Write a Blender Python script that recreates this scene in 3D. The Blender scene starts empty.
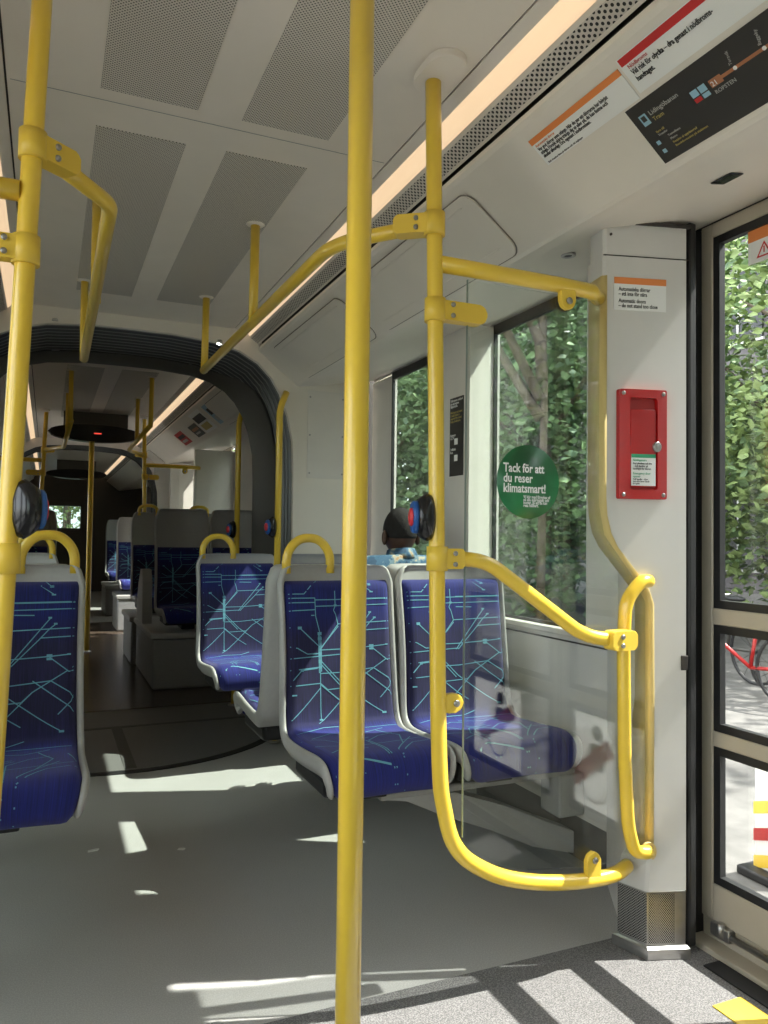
import bpy, bmesh, math, random
from mathutils import Vector, Matrix
random.seed(7)
PI = math.pi
scene = bpy.context.scene
C = scene.collection

# ------------------------------------------------------------------ camera
def cam_axes(yaw, pit, rol):
    y, p, r = map(math.radians, (yaw, pit, rol))
    f = Vector((math.sin(y)*math.cos(p), math.cos(y)*math.cos(p), math.sin(p)))
    r0 = Vector((math.cos(y), -math.sin(y), 0)); u0 = r0.cross(f)
    return f, r0*math.cos(r)+u0*math.sin(r), -r0*math.sin(r)+u0*math.cos(r)
H = 1.2
cf, cr, cu = cam_axes(23.6, 1.87, 0.75)
cd = bpy.data.cameras.new('camera'); cam = bpy.data.objects.new('camera', cd); C.objects.link(cam)
cd.sensor_fit = 'VERTICAL'; cd.sensor_height = 36.0; cd.lens = 770/1024*36.0
cd.clip_start = 0.02; cd.clip_end = 300
cam.matrix_world = Matrix((( cr.x, cu.x, -cf.x, 0), (cr.y, cu.y, -cf.y, 0), (cr.z, cu.z, -cf.z, H), (0, 0, 0, 1)))
scene.camera = cam

# ------------------------------------------------------------------ world, sun, exposure
scene.view_settings.view_transform = 'Standard'; scene.view_settings.look = 'None'
scene.view_settings.gamma = 1; scene.view_settings.use_curve_mapping = False
scene.view_settings.exposure = 1.28
SUN_DIR = Vector((-0.73, 0.235, -1.0)).normalized()
w = bpy.data.worlds.new('world'); scene.world = w; w.use_nodes = True
nt = w.node_tree; nt.nodes.clear()
sky = nt.nodes.new('ShaderNodeTexSky'); sky.sky_type = 'HOSEK_WILKIE'; sky.turbidity = 3.5
sky.sun_direction = -SUN_DIR
bgn = nt.nodes.new('ShaderNodeBackground'); bgn.inputs['Strength'].default_value = 8.0
wo = nt.nodes.new('ShaderNodeOutputWorld')
hz = nt.nodes.new('ShaderNodeMix'); hz.data_type = 'RGBA'; hz.inputs['Factor'].default_value = .55; hz.inputs['B'].default_value = (.55, .53, .49, 1)
nt.links.new(sky.outputs[0], hz.inputs['A']); nt.links.new(hz.outputs['Result'], bgn.inputs[0]); nt.links.new(bgn.outputs[0], wo.inputs[0])
sl = bpy.data.lights.new('sun', 'SUN'); sl.energy = 8.5; sl.angle = 0.009; sl.color = (1, .95, .86)
so = bpy.data.objects.new('sun', sl); C.objects.link(so)
so.rotation_euler = SUN_DIR.to_track_quat('-Z', 'Y').to_euler(); so.location = (6, -2, 9)

# ------------------------------------------------------------------ materials
def new_mat(name):
    m = bpy.data.materials.new(name); m.use_nodes = True
    return m, m.node_tree, m.node_tree.nodes['Principled BSDF']
def mat(name, col, rough=.5, metal=0, noise=0.0, nscale=40, bump=0.0, coat=0, spec=.5):
    m, nt, b = new_mat(name)
    b.inputs['Base Color'].default_value = (*col, 1); b.inputs['Roughness'].default_value = rough
    b.inputs['Metallic'].default_value = metal; b.inputs['Coat Weight'].default_value = coat
    b.inputs['Specular IOR Level'].default_value = spec
    b.inputs['Coat Roughness'].default_value = .08
    if noise or bump:
        tc = nt.nodes.new('ShaderNodeTexCoord'); n = nt.nodes.new('ShaderNodeTexNoise')
        n.inputs['Scale'].default_value = nscale; n.inputs['Detail'].default_value = 4
        nt.links.new(tc.outputs['Object'], n.inputs['Vector'])
        if noise:
            r = nt.nodes.new('ShaderNodeValToRGB')
            r.color_ramp.elements[0].position = .3; r.color_ramp.elements[1].position = .7
            r.color_ramp.elements[0].color = (*[c*(1-noise) for c in col], 1)
            r.color_ramp.elements[1].color = (*[min(1, c*(1+noise)) for c in col], 1)
            nt.links.new(n.outputs[0], r.inputs[0]); nt.links.new(r.outputs[0], b.inputs['Base Color'])
        if bump:
            bp = nt.nodes.new('ShaderNodeBump'); bp.inputs['Strength'].default_value = bump
            bp.inputs['Distance'].default_value = .002
            nt.links.new(n.outputs[0], bp.inputs['Height']); nt.links.new(bp.outputs[0], b.inputs['Normal'])
    return m
def emis(name, col, s):
    m, nt, b = new_mat(name)
    b.inputs['Base Color'].default_value = (*[c*.5 for c in col], 1)
    b.inputs['Emission Color'].default_value = (*col, 1); b.inputs['Emission Strength'].default_value = s
    return m
def glass(name, tint, refl=.05):
    m = bpy.data.materials.new(name); m.use_nodes = True; nt = m.node_tree; nt.nodes.clear()
    N = nt.nodes.new
    tr = N('ShaderNodeBsdfTransparent'); tr.inputs[0].default_value = (*tint, 1)
    gl = N('ShaderNodeBsdfGlossy'); gl.inputs['Roughness'].default_value = 0.0; gl.inputs[0].default_value = (1, 1, 1, 1)
    lw = N('ShaderNodeLayerWeight'); lw.inputs['Blend'].default_value = .5
    pw = N('ShaderNodeMath'); pw.operation = 'POWER'; pw.inputs[1].default_value = 4.5
    ma = N('ShaderNodeMath'); ma.operation = 'MULTIPLY_ADD'; ma.inputs[1].default_value = .85; ma.inputs[2].default_value = refl
    mx = N('ShaderNodeMixShader'); out = N('ShaderNodeOutputMaterial')
    nt.links.new(lw.outputs['Facing'], pw.inputs[0]); nt.links.new(pw.outputs[0], ma.inputs[0])
    nt.links.new(ma.outputs[0], mx.inputs[0]); nt.links.new(tr.outputs[0], mx.inputs[1]); nt.links.new(gl.outputs[0], mx.inputs[2])
    nt.links.new(mx.outputs[0], out.inputs[0])
    return m
def perforated(name, base, hole, px, py, rad, rough=.5, metal=0):
    """staggered round holes, UV measured in metres"""
    m, nt, b = new_mat(name); N = nt.nodes.new; Lk = nt.links.new
    b.inputs['Roughness'].default_value = rough; b.inputs['Metallic'].default_value = metal
    uv = N('ShaderNodeTexCoord')
    masks = []
    for off in (0, .5):
        mp = N('ShaderNodeMapping'); mp.inputs['Scale'].default_value = (1/px, 1/py, 1); mp.inputs['Location'].default_value = (off, off, 0)
        Lk(uv.outputs['UV'], mp.inputs[0])
        fr = N('ShaderNodeVectorMath'); fr.operation = 'FRACTION'; Lk(mp.outputs[0], fr.inputs[0])
        sb = N('ShaderNodeVectorMath'); sb.operation = 'SUBTRACT'; sb.inputs[1].default_value = (.5, .5, 0); Lk(fr.outputs[0], sb.inputs[0])
        ml = N('ShaderNodeVectorMath'); ml.operation = 'MULTIPLY'; ml.inputs[1].default_value = (px, py, 0); Lk(sb.outputs[0], ml.inputs[0])
        ln = N('ShaderNodeVectorMath'); ln.operation = 'LENGTH'; Lk(ml.outputs[0], ln.inputs[0])
        lt = N('ShaderNodeMath'); lt.operation = 'LESS_THAN'; lt.inputs[1].default_value = rad; Lk(ln.outputs['Value'], lt.inputs[0])
        masks.append(lt)
    mx = N('ShaderNodeMath'); mx.operation = 'MAXIMUM'; Lk(masks[0].outputs[0], mx.inputs[0]); Lk(masks[1].outputs[0], mx.inputs[1])
    cm = N('ShaderNodeMix'); cm.data_type = 'RGBA'; cm.inputs['A'].default_value = (*base, 1); cm.inputs['B'].default_value = (*hole, 1)
    Lk(mx.outputs[0], cm.inputs['Factor']); Lk(cm.outputs['Result'], b.inputs['Base Color'])
    return m

M = {}
M['yellow'] = mat('yellow_paint', (.80, .54, .05), .28, coat=.5)
M['yellow_clamp'] = mat('yellow_clamp', (.78, .53, .06), .38)
M['tan'] = mat('tan_reflection_tint', (.70, .54, .22), .4)
M['ceil'] = mat('ceiling_panel', (.74, .675, .60), .42, noise=.02, nscale=8)
M['cove'] = mat('cove_panel', (.74, .69, .615), .38, noise=.02, nscale=6)
M['seam'] = mat('panel_seam', (.20, .18, .15), .7)
M['groove'] = mat('dark_groove', (.045, .04, .036), .8)
M['wall'] = mat('wall_panel', (.68, .64, .59), .45, noise=.03, nscale=8)
M['pillar'] = mat('pillar_panel', (.62, .60, .57), .42, noise=.02, nscale=8)
M['beige'] = mat('beige_paint', (.44, .39, .31), .45, noise=.03, nscale=12)
M['black'] = mat('black_rubber', (.012, .012, .013), .5)
M['blackgloss'] = mat('black_gloss', (.010, .010, .012), .16)
M['bellows'] = mat('bellows_rubber', (.055, .056, .057), .30)
M['bellows_highlight'] = mat('bellows_painted_highlight', (.20, .20, .195), .35, metal=.3)  # paler grey, paints highlights on the bellows crests
M['darkgrey'] = mat('dark_grey_lining', (.075, .072, .064), .5, noise=.05)
M['skirt'] = mat('skirting', (.09, .088, .085), .5, noise=.1)
M['shell'] = mat('seat_shell', (.38, .37, .355), .42, noise=.03, nscale=60)
M['box'] = mat('platform_box', (.28, .28, .28), .5, noise=.03)
M['steel'] = mat('brushed_steel', (.42, .41, .40), .32, metal=.9, noise=.08, nscale=30)
M['screw'] = mat('screw_steel', (.35, .34, .33), .3, metal=.9)
M['red'] = mat('red_enamel', (.40, .006, .006), .35, coat=.3)
M['white'] = mat('white_label', (.80, .80, .78), .5)
M['ink'] = mat('black_ink', (.02, .02, .02), .6)
M['whiteink'] = mat('white_ink', (.85, .85, .85), .5)
M['greyink'] = mat('grey_ink', (.45, .45, .43), .5)
M['figure_ink'] = mat('figure_ink', (.10, .10, .11), .5)
M['goldink'] = mat('gold_ink', (.50, .40, .12), .5)
M['orange'] = mat('orange_ink', (.78, .25, .07), .5)
M['redink'] = mat('red_ink', (.55, .03, .03), .5)
M['greenink'] = mat('green_ink', (.03, .30, .14), .5)
M['blueink'] = mat('blue_ink', (.30, .50, .62), .5)
M['screen'] = mat('dark_poster', (.035, .033, .032), .45)
M['copper'] = mat('copper_line', (.42, .17, .08), .5)
M['green'] = mat('green_disc', (.015, .16, .055), .35, noise=.45, nscale=9)
M['translucent'] = mat('translucent_sticker', (.8, .8, .8), .6)
M['frost'] = glass('frosted_sticker', (.5, .5, .5), .02)
M['win'] = glass('tinted_window_glass', (.66, .71, .69), .045)
M['door_glass'] = glass('door_glass', (.84, .86, .87), .02)
M['screen_glass'] = glass('partition_glass', (.93, .95, .94), .050)
M['glass_edge'] = mat('glass_edge', (.22, .27, .24), .3)
M['blue_btn'] = mat('blue_plastic', (.02, .10, .35), .35)
M['red_btn'] = mat('red_button', (.65, .04, .05), .35)
M['grille'] = perforated('perforated_ceiling', (.60, .55, .49), (.06, .055, .05), .0105, .0105, .0021)
M['perf_strip'] = perforated('perforated_strip', (.60, .55, .49), (.012, .012, .012), .0156, .0230, .0042)
M['perf_base'] = perforated('perforated_steel', (.46, .45, .43), (.03, .03, .03), .0075, .0075, .0022, .35, .7)
M['strip'] = emis('light_diffuser', (1, .72, .45), .34)
M['spot'] = emis('downlight_lens', (1, .97, .92), 9)
M['led'] = emis('red_led', (.8, .06, .04), .7)
M['skin'] = mat('skin', (.075, .035, .022), .5, noise=.1, nscale=30)
M['hair'] = mat('black_hair', (.012, .010, .009), .9, bump=1, nscale=200)
M['trousers'] = mat('dark_trousers', (.03, .035, .05), .8)

def floor_mat(name, col, sp, rough):
    m, nt, b = new_mat(name); N = nt.nodes.new; Lk = nt.links.new
    tc = N('ShaderNodeTexCoord'); n1 = N('ShaderNodeTexNoise'); n1.inputs['Scale'].default_value = 260
    n2 = N('ShaderNodeTexNoise'); n2.inputs['Scale'].default_value = 1.7; n2.inputs['Detail'].default_value = 5
    r1 = N('ShaderNodeValToRGB'); r1.color_ramp.elements[0].position = .42; r1.color_ramp.elements[1].position = .62
    r1.color_ramp.elements[0].color = (*[c*(1-sp) for c in col], 1); r1.color_ramp.elements[1].color = (*[c*(1+sp) for c in col], 1)
    r2 = N('ShaderNodeValToRGB'); r2.color_ramp.elements[0].color = (.86, .84, .82, 1); r2.color_ramp.elements[1].color = (1.1, 1.1, 1.1, 1)
    mu = N('ShaderNodeMix'); mu.data_type = 'RGBA'; mu.blend_type = 'MULTIPLY'; mu.inputs['Factor'].default_value = 1
    Lk(tc.outputs['Object'], n1.inputs[0]); Lk(tc.outputs['Object'], n2.inputs[0]); Lk(n1.outputs[0], r1.inputs[0]); Lk(n2.outputs[0], r2.inputs[0])
    Lk(r1.outputs[0], mu.inputs['A']); Lk(r2.outputs[0], mu.inputs['B']); Lk(mu.outputs['Result'], b.inputs['Base Color'])
    b.inputs['Roughness'].default_value = rough
    bp = N('ShaderNodeBump'); bp.inputs['Strength'].default_value = .25; bp.inputs['Distance'].default_value = .001
    Lk(n1.outputs[0], bp.inputs['Height']); Lk(bp.outputs[0], b.inputs['Normal'])
    return m
M['floor'] = floor_mat('floor_vinyl', (.41, .405, .395), .10, .42)
M['mat'] = floor_mat('entrance_vinyl', (.17, .165, .165), .40, .6)
M['turn'] = floor_mat('turntable_vinyl', (.17, .17, .165), .12, .38)
M['floor2'] = floor_mat('brown_vinyl', (.075, .055, .040), .10, .22)

def make_translucent():
    m = M['translucent']; nt = m.node_tree; b = nt.nodes['Principled BSDF']; out = [n for n in nt.nodes if n.type == 'OUTPUT_MATERIAL'][0]
    tl = nt.nodes.new('ShaderNodeBsdfTranslucent'); tl.inputs[0].default_value = (.95, .94, .93, 1); mx_ = nt.nodes.new('ShaderNodeMixShader'); mx_.inputs[0].default_value = .8
    nt.links.new(b.outputs[0], mx_.inputs[1]); nt.links.new(tl.outputs[0], mx_.inputs[2]); nt.links.new(mx_.outputs[0], out.inputs[0])
make_translucent()
def fabric_mat():
    m, nt, b = new_mat('seat_fabric'); N = nt.nodes.new; Lk = nt.links.new
    uv = N('ShaderNodeTexCoord'); sx = N('ShaderNodeSeparateXYZ'); Lk(uv.outputs['UV'], sx.inputs[0])
    r = N('ShaderNodeValToRGB'); e = r.color_ramp.elements
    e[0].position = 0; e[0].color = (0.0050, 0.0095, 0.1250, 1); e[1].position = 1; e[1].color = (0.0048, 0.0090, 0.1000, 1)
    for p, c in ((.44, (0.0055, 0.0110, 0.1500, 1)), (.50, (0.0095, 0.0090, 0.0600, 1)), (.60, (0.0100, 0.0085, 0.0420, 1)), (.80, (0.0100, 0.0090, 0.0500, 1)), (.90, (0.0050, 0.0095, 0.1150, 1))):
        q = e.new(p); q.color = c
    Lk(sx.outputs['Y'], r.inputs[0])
    mp = N('ShaderNodeMapping'); mp.inputs['Scale'].default_value = (160, 8, 1); Lk(uv.outputs['UV'], mp.inputs[0])
    n = N('ShaderNodeTexNoise'); n.inputs['Scale'].default_value = 1.0; Lk(mp.outputs[0], n.inputs[0])
    r2 = N('ShaderNodeValToRGB'); r2.color_ramp.elements[0].color = (.6, .6, .6, 1); r2.color_ramp.elements[1].color = (1.5, 1.5, 1.5, 1)
    r2.color_ramp.elements[0].position = .3; r2.color_ramp.elements[1].position = .7
    Lk(n.outputs[0], r2.inputs[0])
    mu = N('ShaderNodeMix'); mu.data_type = 'RGBA'; mu.blend_type = 'MULTIPLY'; mu.inputs['Factor'].default_value = 1
    Lk(r.outputs[0], mu.inputs['A']); Lk(r2.outputs[0], mu.inputs['B']); Lk(mu.outputs['Result'], b.inputs['Base Color'])
    b.inputs['Roughness'].default_value = .9; b.inputs['Sheen Weight'].default_value = .20
    b.inputs['Sheen Roughness'].default_value = .55; b.inputs['Sheen Tint'].default_value = (.55, .5, .8, 1)
    return m
M['fabric'] = fabric_mat()
M['mapline'] = mat('map_line_thread', (.12, .33, .42), .8)
def shirt_mat():
    m, nt, b = new_mat('patterned_shirt'); N = nt.nodes.new; Lk = nt.links.new
    tc = N('ShaderNodeTexCoord'); v = N('ShaderNodeTexVoronoi'); v.inputs['Scale'].default_value = 28
    n = N('ShaderNodeTexNoise'); n.inputs['Scale'].default_value = 22; Lk(tc.outputs['Object'], n.inputs[0])
    Lk(tc.outputs['Object'], v.inputs['Vector'])
    r = N('ShaderNodeValToRGB'); r.color_ramp.interpolation = 'CONSTANT'; e = r.color_ramp.elements
    e[0].color = (.015, .05, .10, 1); e[1].position = .52; e[1].color = (.12, .19, .23, 1)
    for p, c in ((.42, (.03, .09, .16, 1)), (.6, (.34, .31, .24, 1)), (.66, (.36, .22, .11, 1))):
        q = e.new(p); q.color = c
    Lk(n.outputs[0], r.inputs[0]); Lk(r.outputs[0], b.inputs['Base Color']); b.inputs['Roughness'].default_value = .8
    return m
M['shirt'] = shirt_mat()

# ------------------------------------------------------------------ mesh helpers
class MB:
    def __init__(s): s.bm = bmesh.new(); s.uv = s.bm.loops.layers.uv.new('UVMap')
    def face(s, vs, mi=0, uvs=None, smooth=False):
        try: f = s.bm.faces.new(vs)
        except ValueError: return None
        f.material_index = mi; f.smooth = smooth
        if uvs:
            for l, q in zip(f.loops, uvs): l[s.uv].uv = q
        return f
    def box(s, x0, x1, y0, y1, z0, z1, bev=0, mi=0, seg=2):
        vs = [s.bm.verts.new(p) for p in ((x0,y0,z0),(x1,y0,z0),(x1,y1,z0),(x0,y1,z0),(x0,y0,z1),(x1,y0,z1),(x1,y1,z1),(x0,y1,z1))]
        fs = [s.face([vs[i] for i in q], mi) for q in ((0,3,2,1),(4,5,6,7),(0,1,5,4),(1,2,6,5),(2,3,7,6),(3,0,4,7))]
        if bev:
            es = list({e for f in fs for e in f.edges})
            r = bmesh.ops.bevel(s.bm, geom=es, offset=bev, segments=seg, profile=.5, affect='EDGES')
            for f in r['faces']: f.smooth = True; f.material_index = mi
        return s
    def quad(s, pts, mi=0, uvs=None):
        s.face([s.bm.verts.new(p) for p in pts], mi, uvs); return s
    def prism(s, poly, frame, depth, mi=0, bev=0):
        """poly in 2-D, frame=(origin, ex, ey, ez); extruded by depth along ez"""
        o, ex, ey, ez = [Vector(v) for v in frame]
        a = [s.bm.verts.new(o+ex*p[0]+ey*p[1]) for p in poly]; b = [s.bm.verts.new(o+ex*p[0]+ey*p[1]+ez*depth) for p in poly]
        n = len(poly); fs = [s.face(a[::-1], mi), s.face(b, mi)]
        for i in range(n): fs.append(s.face([a[i], a[(i+1) % n], b[(i+1) % n], b[i]], mi))
        if bev:
            es = list({e for f in fs[:2] if f for e in f.edges})
            bmesh.ops.bevel(s.bm, geom=es, offset=bev, segments=2, profile=.5, affect='EDGES')
        return s
    def loft(s, rings, mi=0, closed=True, caps=True, smooth=True, uvf=None):
        R = [[s.bm.verts.new(p) for p in r] for r in rings]
        n = len(R[0])
        for i in range(len(R)-1):
            for j in range(n if closed else n-1):
                k = (j+1) % n
                uvs = None
                if uvf: uvs = [uvf(i, j), uvf(i, j+1), uvf(i+1, j+1), uvf(i+1, j)]
                s.face([R[i][j], R[i][k], R[i+1][k], R[i+1][j]], mi, uvs, smooth)
        if caps and closed:
            s.face(R[0][::-1], mi); s.face(R[-1], mi)
        return s
    def tube(s, pts, r, mi=0, seg=14, caps=True):
        pts = [Vector(p) for p in pts]; n = len(pts)
        rr = r if isinstance(r, (list, tuple)) else [r]*n
        t0 = (pts[1]-pts[0]).normalized(); up = Vector((0, 0, 1)) if abs(t0.z) < .9 else Vector((1, 0, 0))
        nx = t0.cross(up).normalized(); rings = []
        for i in range(n):
            t = (pts[min(i+1, n-1)]-pts[max(i-1, 0)]).normalized()
            nx = (nx - t*nx.dot(t)).normalized(); ny = t.cross(nx)
            rings.append([pts[i]+(nx*math.cos(2*PI*k/seg)+ny*math.sin(2*PI*k/seg))*rr[i] for k in range(seg)])
        return s.loft(rings, mi, caps=caps)
    def cyl(s, c, ax, r, h, mi=0, seg=24, r2=None):
        c = Vector(c); ax = Vector(ax).normalized()
        return s.tube([c, c+ax*h*.5, c+ax*h], [r, (r+(r if r2 is None else r2))/2, r if r2 is None else r2], mi, seg)
    def disc(s, c, ax, prof, mi=0, seg=28):
        """lathe: prof = [(radius, height)] about axis ax"""
        c = Vector(c); ax = Vector(ax).normalized(); up = Vector((0, 0, 1)) if abs(ax.z) < .9 else Vector((1, 0, 0))
        nx = ax.cross(up).normalized(); ny = ax.cross(nx)
        rings = [[c+ax*h+(nx*math.cos(2*PI*k/seg)+ny*math.sin(2*PI*k/seg))*max(r, 1e-4) for k in range(seg)] for r, h in prof]
        return s.loft(rings, mi)
    def build(s, name, mats, parent=None, recalc=True):
        if recalc: bmesh.ops.recalc_face_normals(s.bm, faces=s.bm.faces)
        me = bpy.data.meshes.new(name); s.bm.to_mesh(me); s.bm.free()
        for m in (mats if isinstance(mats, (list, tuple)) else [mats]): me.materials.append(m)
        o = bpy.data.objects.new(name, me); C.objects.link(o)
        if parent: o.parent = parent; o.matrix_parent_inverse = parent.matrix_basis.inverted()
        return o
def tag(o, label=None, cat=None, group=None, kind=None):
    if label: o['label'] = label
    if cat: o['category'] = cat
    if group: o['group'] = group
    if kind: o['kind'] = kind
    return o
def thing(name, label, cat, loc=(0, 0, 0), group=None, rz=0):
    o = bpy.data.objects.new(name, None); C.objects.link(o); o.location = loc; o.rotation_euler.z = rz
    o.empty_display_size = .05
    return tag(o, label, cat, group)
def build_local(mb, name, mats, parent):
    """mesh coordinates are already local to the parent"""
    o = mb.build(name, mats); o.parent = parent; return o
KIDS = {}
def children(o): return [c for c in bpy.data.objects if c.parent == o]
def copy_tree(o, parent=None):
    c = o.copy(); C.objects.link(c)
    if parent: c.parent = parent
    for ch in children(o): copy_tree(ch, c)
    return c
def smooth_path(pts, k=8, rad=None):
    """polyline with rounded corners; rad may be per corner"""
    pts = [Vector(p) for p in pts]; out = [pts[0]]
    for i in range(1, len(pts)-1):
        r = rad[i-1] if isinstance(rad, (list, tuple)) else (rad or .06)
        a, b, c = pts[i-1], pts[i], pts[i+1]
        u = (a-b); v = (c-b); r = min(r, u.length*.49, v.length*.49)
        p, q = b+u.normalized()*r, b+v.normalized()*r
        for j in range(k+1):
            t = j/k; out.append(p*(1-t)**2+b*2*t*(1-t)+q*t*t)
    out.append(pts[-1]); return out
def struct(mb, name, mats, parent=None):
    o = mb.build(name, mats, parent)
    if not parent: o['kind'] = 'structure'
    return o
def sempty(name, loc=(0, 0, 0)):
    o = bpy.data.objects.new(name, None); C.objects.link(o); o.location = loc; o['kind'] = 'structure'; o.empty_display_size = .1
    return o
def text(body, size, material, org, ex, ey, parent, name='lettering', off=.0012, sx=1.0, align='LEFT', bold=0.0, spacing=1.0):
    """flat lettering on a surface: org = lower-left of first line"""
    cu_ = bpy.data.curves.new('font', 'FONT'); cu_.body = body; cu_.size = size; cu_.align_x = align; cu_.resolution_u = 2
    cu_.space_line = spacing; cu_.offset = bold; cu_.extrude = .0003
    t = bpy.data.objects.new('font', cu_); C.objects.link(t)
    bpy.context.view_layer.update()
    me = bpy.data.meshes.new_from_object(t.evaluated_get(bpy.context.evaluated_depsgraph_get()))
    bpy.data.objects.remove(t); bpy.data.curves.remove(cu_)
    ex = Vector(ex).normalized(); ey = Vector(ey).normalized(); ez = ex.cross(ey)
    o_ = Vector(org)+ez*off
    for v in me.vertices:
        c = v.co.copy(); v.co = o_+ex*c.x*sx+ey*c.y+ez*c.z
    me.materials.clear(); me.materials.append(material); me.name = name
    o = bpy.data.objects.new(name, me); C.objects.link(o)
    if parent: o.parent = parent; o.matrix_parent_inverse = parent.matrix_basis.inverted()
    return o

XC = .42                                    # centre line of the tram
def mx(x, s): return x if s > 0 else 2*XC-x  # mirror to the left side
RP = .0195                                  # handrail radius

# ================================================================== SETTING: floor, ceiling, walls
def rect(mb, x0, x1, y0, y1, z0, z1, **k): return mb.box(min(x0, x1), max(x0, x1), y0, y1, z0, z1, **k)
XL, XR = mx(1.90, -1), 1.90
YB, YE = -2.6, 17.0
mb = MB(); mb.box(XL-.1, XR+.1, YB, YE, -.10, 0.0); struct(mb, 'floor', M['floor'])
mb = MB(); mb.box(XL+.09, XR-.07, 0.2, 1.88, .0004, .003); o = struct(mb, 'trim_1', M['mat'])
# articulation turntable plate let into the floor
tt = sempty('trim_2', (XC, 5.12, 0))
def disc_poly(r, n=72): return [(XC+r*math.cos(2*PI*i/n), 5.12+r*math.sin(2*PI*i/n)) for i in range(n)]
mb = MB(); mb.prism(disc_poly(1.05), ((0,0,.0002),(1,0,0),(0,1,0),(0,0,1)), .004); mb.build('seal_ring', M['black'], tt)
mb = MB(); mb.prism(disc_poly(1.0), ((0,0,.0006),(1,0,0),(0,1,0),(0,0,1)), .006); mb.build('plate', M['turn'], tt)
mb = MB(); mb.box(XC-.03, XC+.03, 4.14, 5.02, .006, .0085); mb.box(-.5, 1.33, 5.02, 5.06, .006, .0085); mb.build('seam_strip', M['skirt'], tt)
mb = MB(); mb.box(-.52, 1.35, 5.52, 11.0, .0, .012); struct(mb, 'trim_3', M['floor2'])

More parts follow.
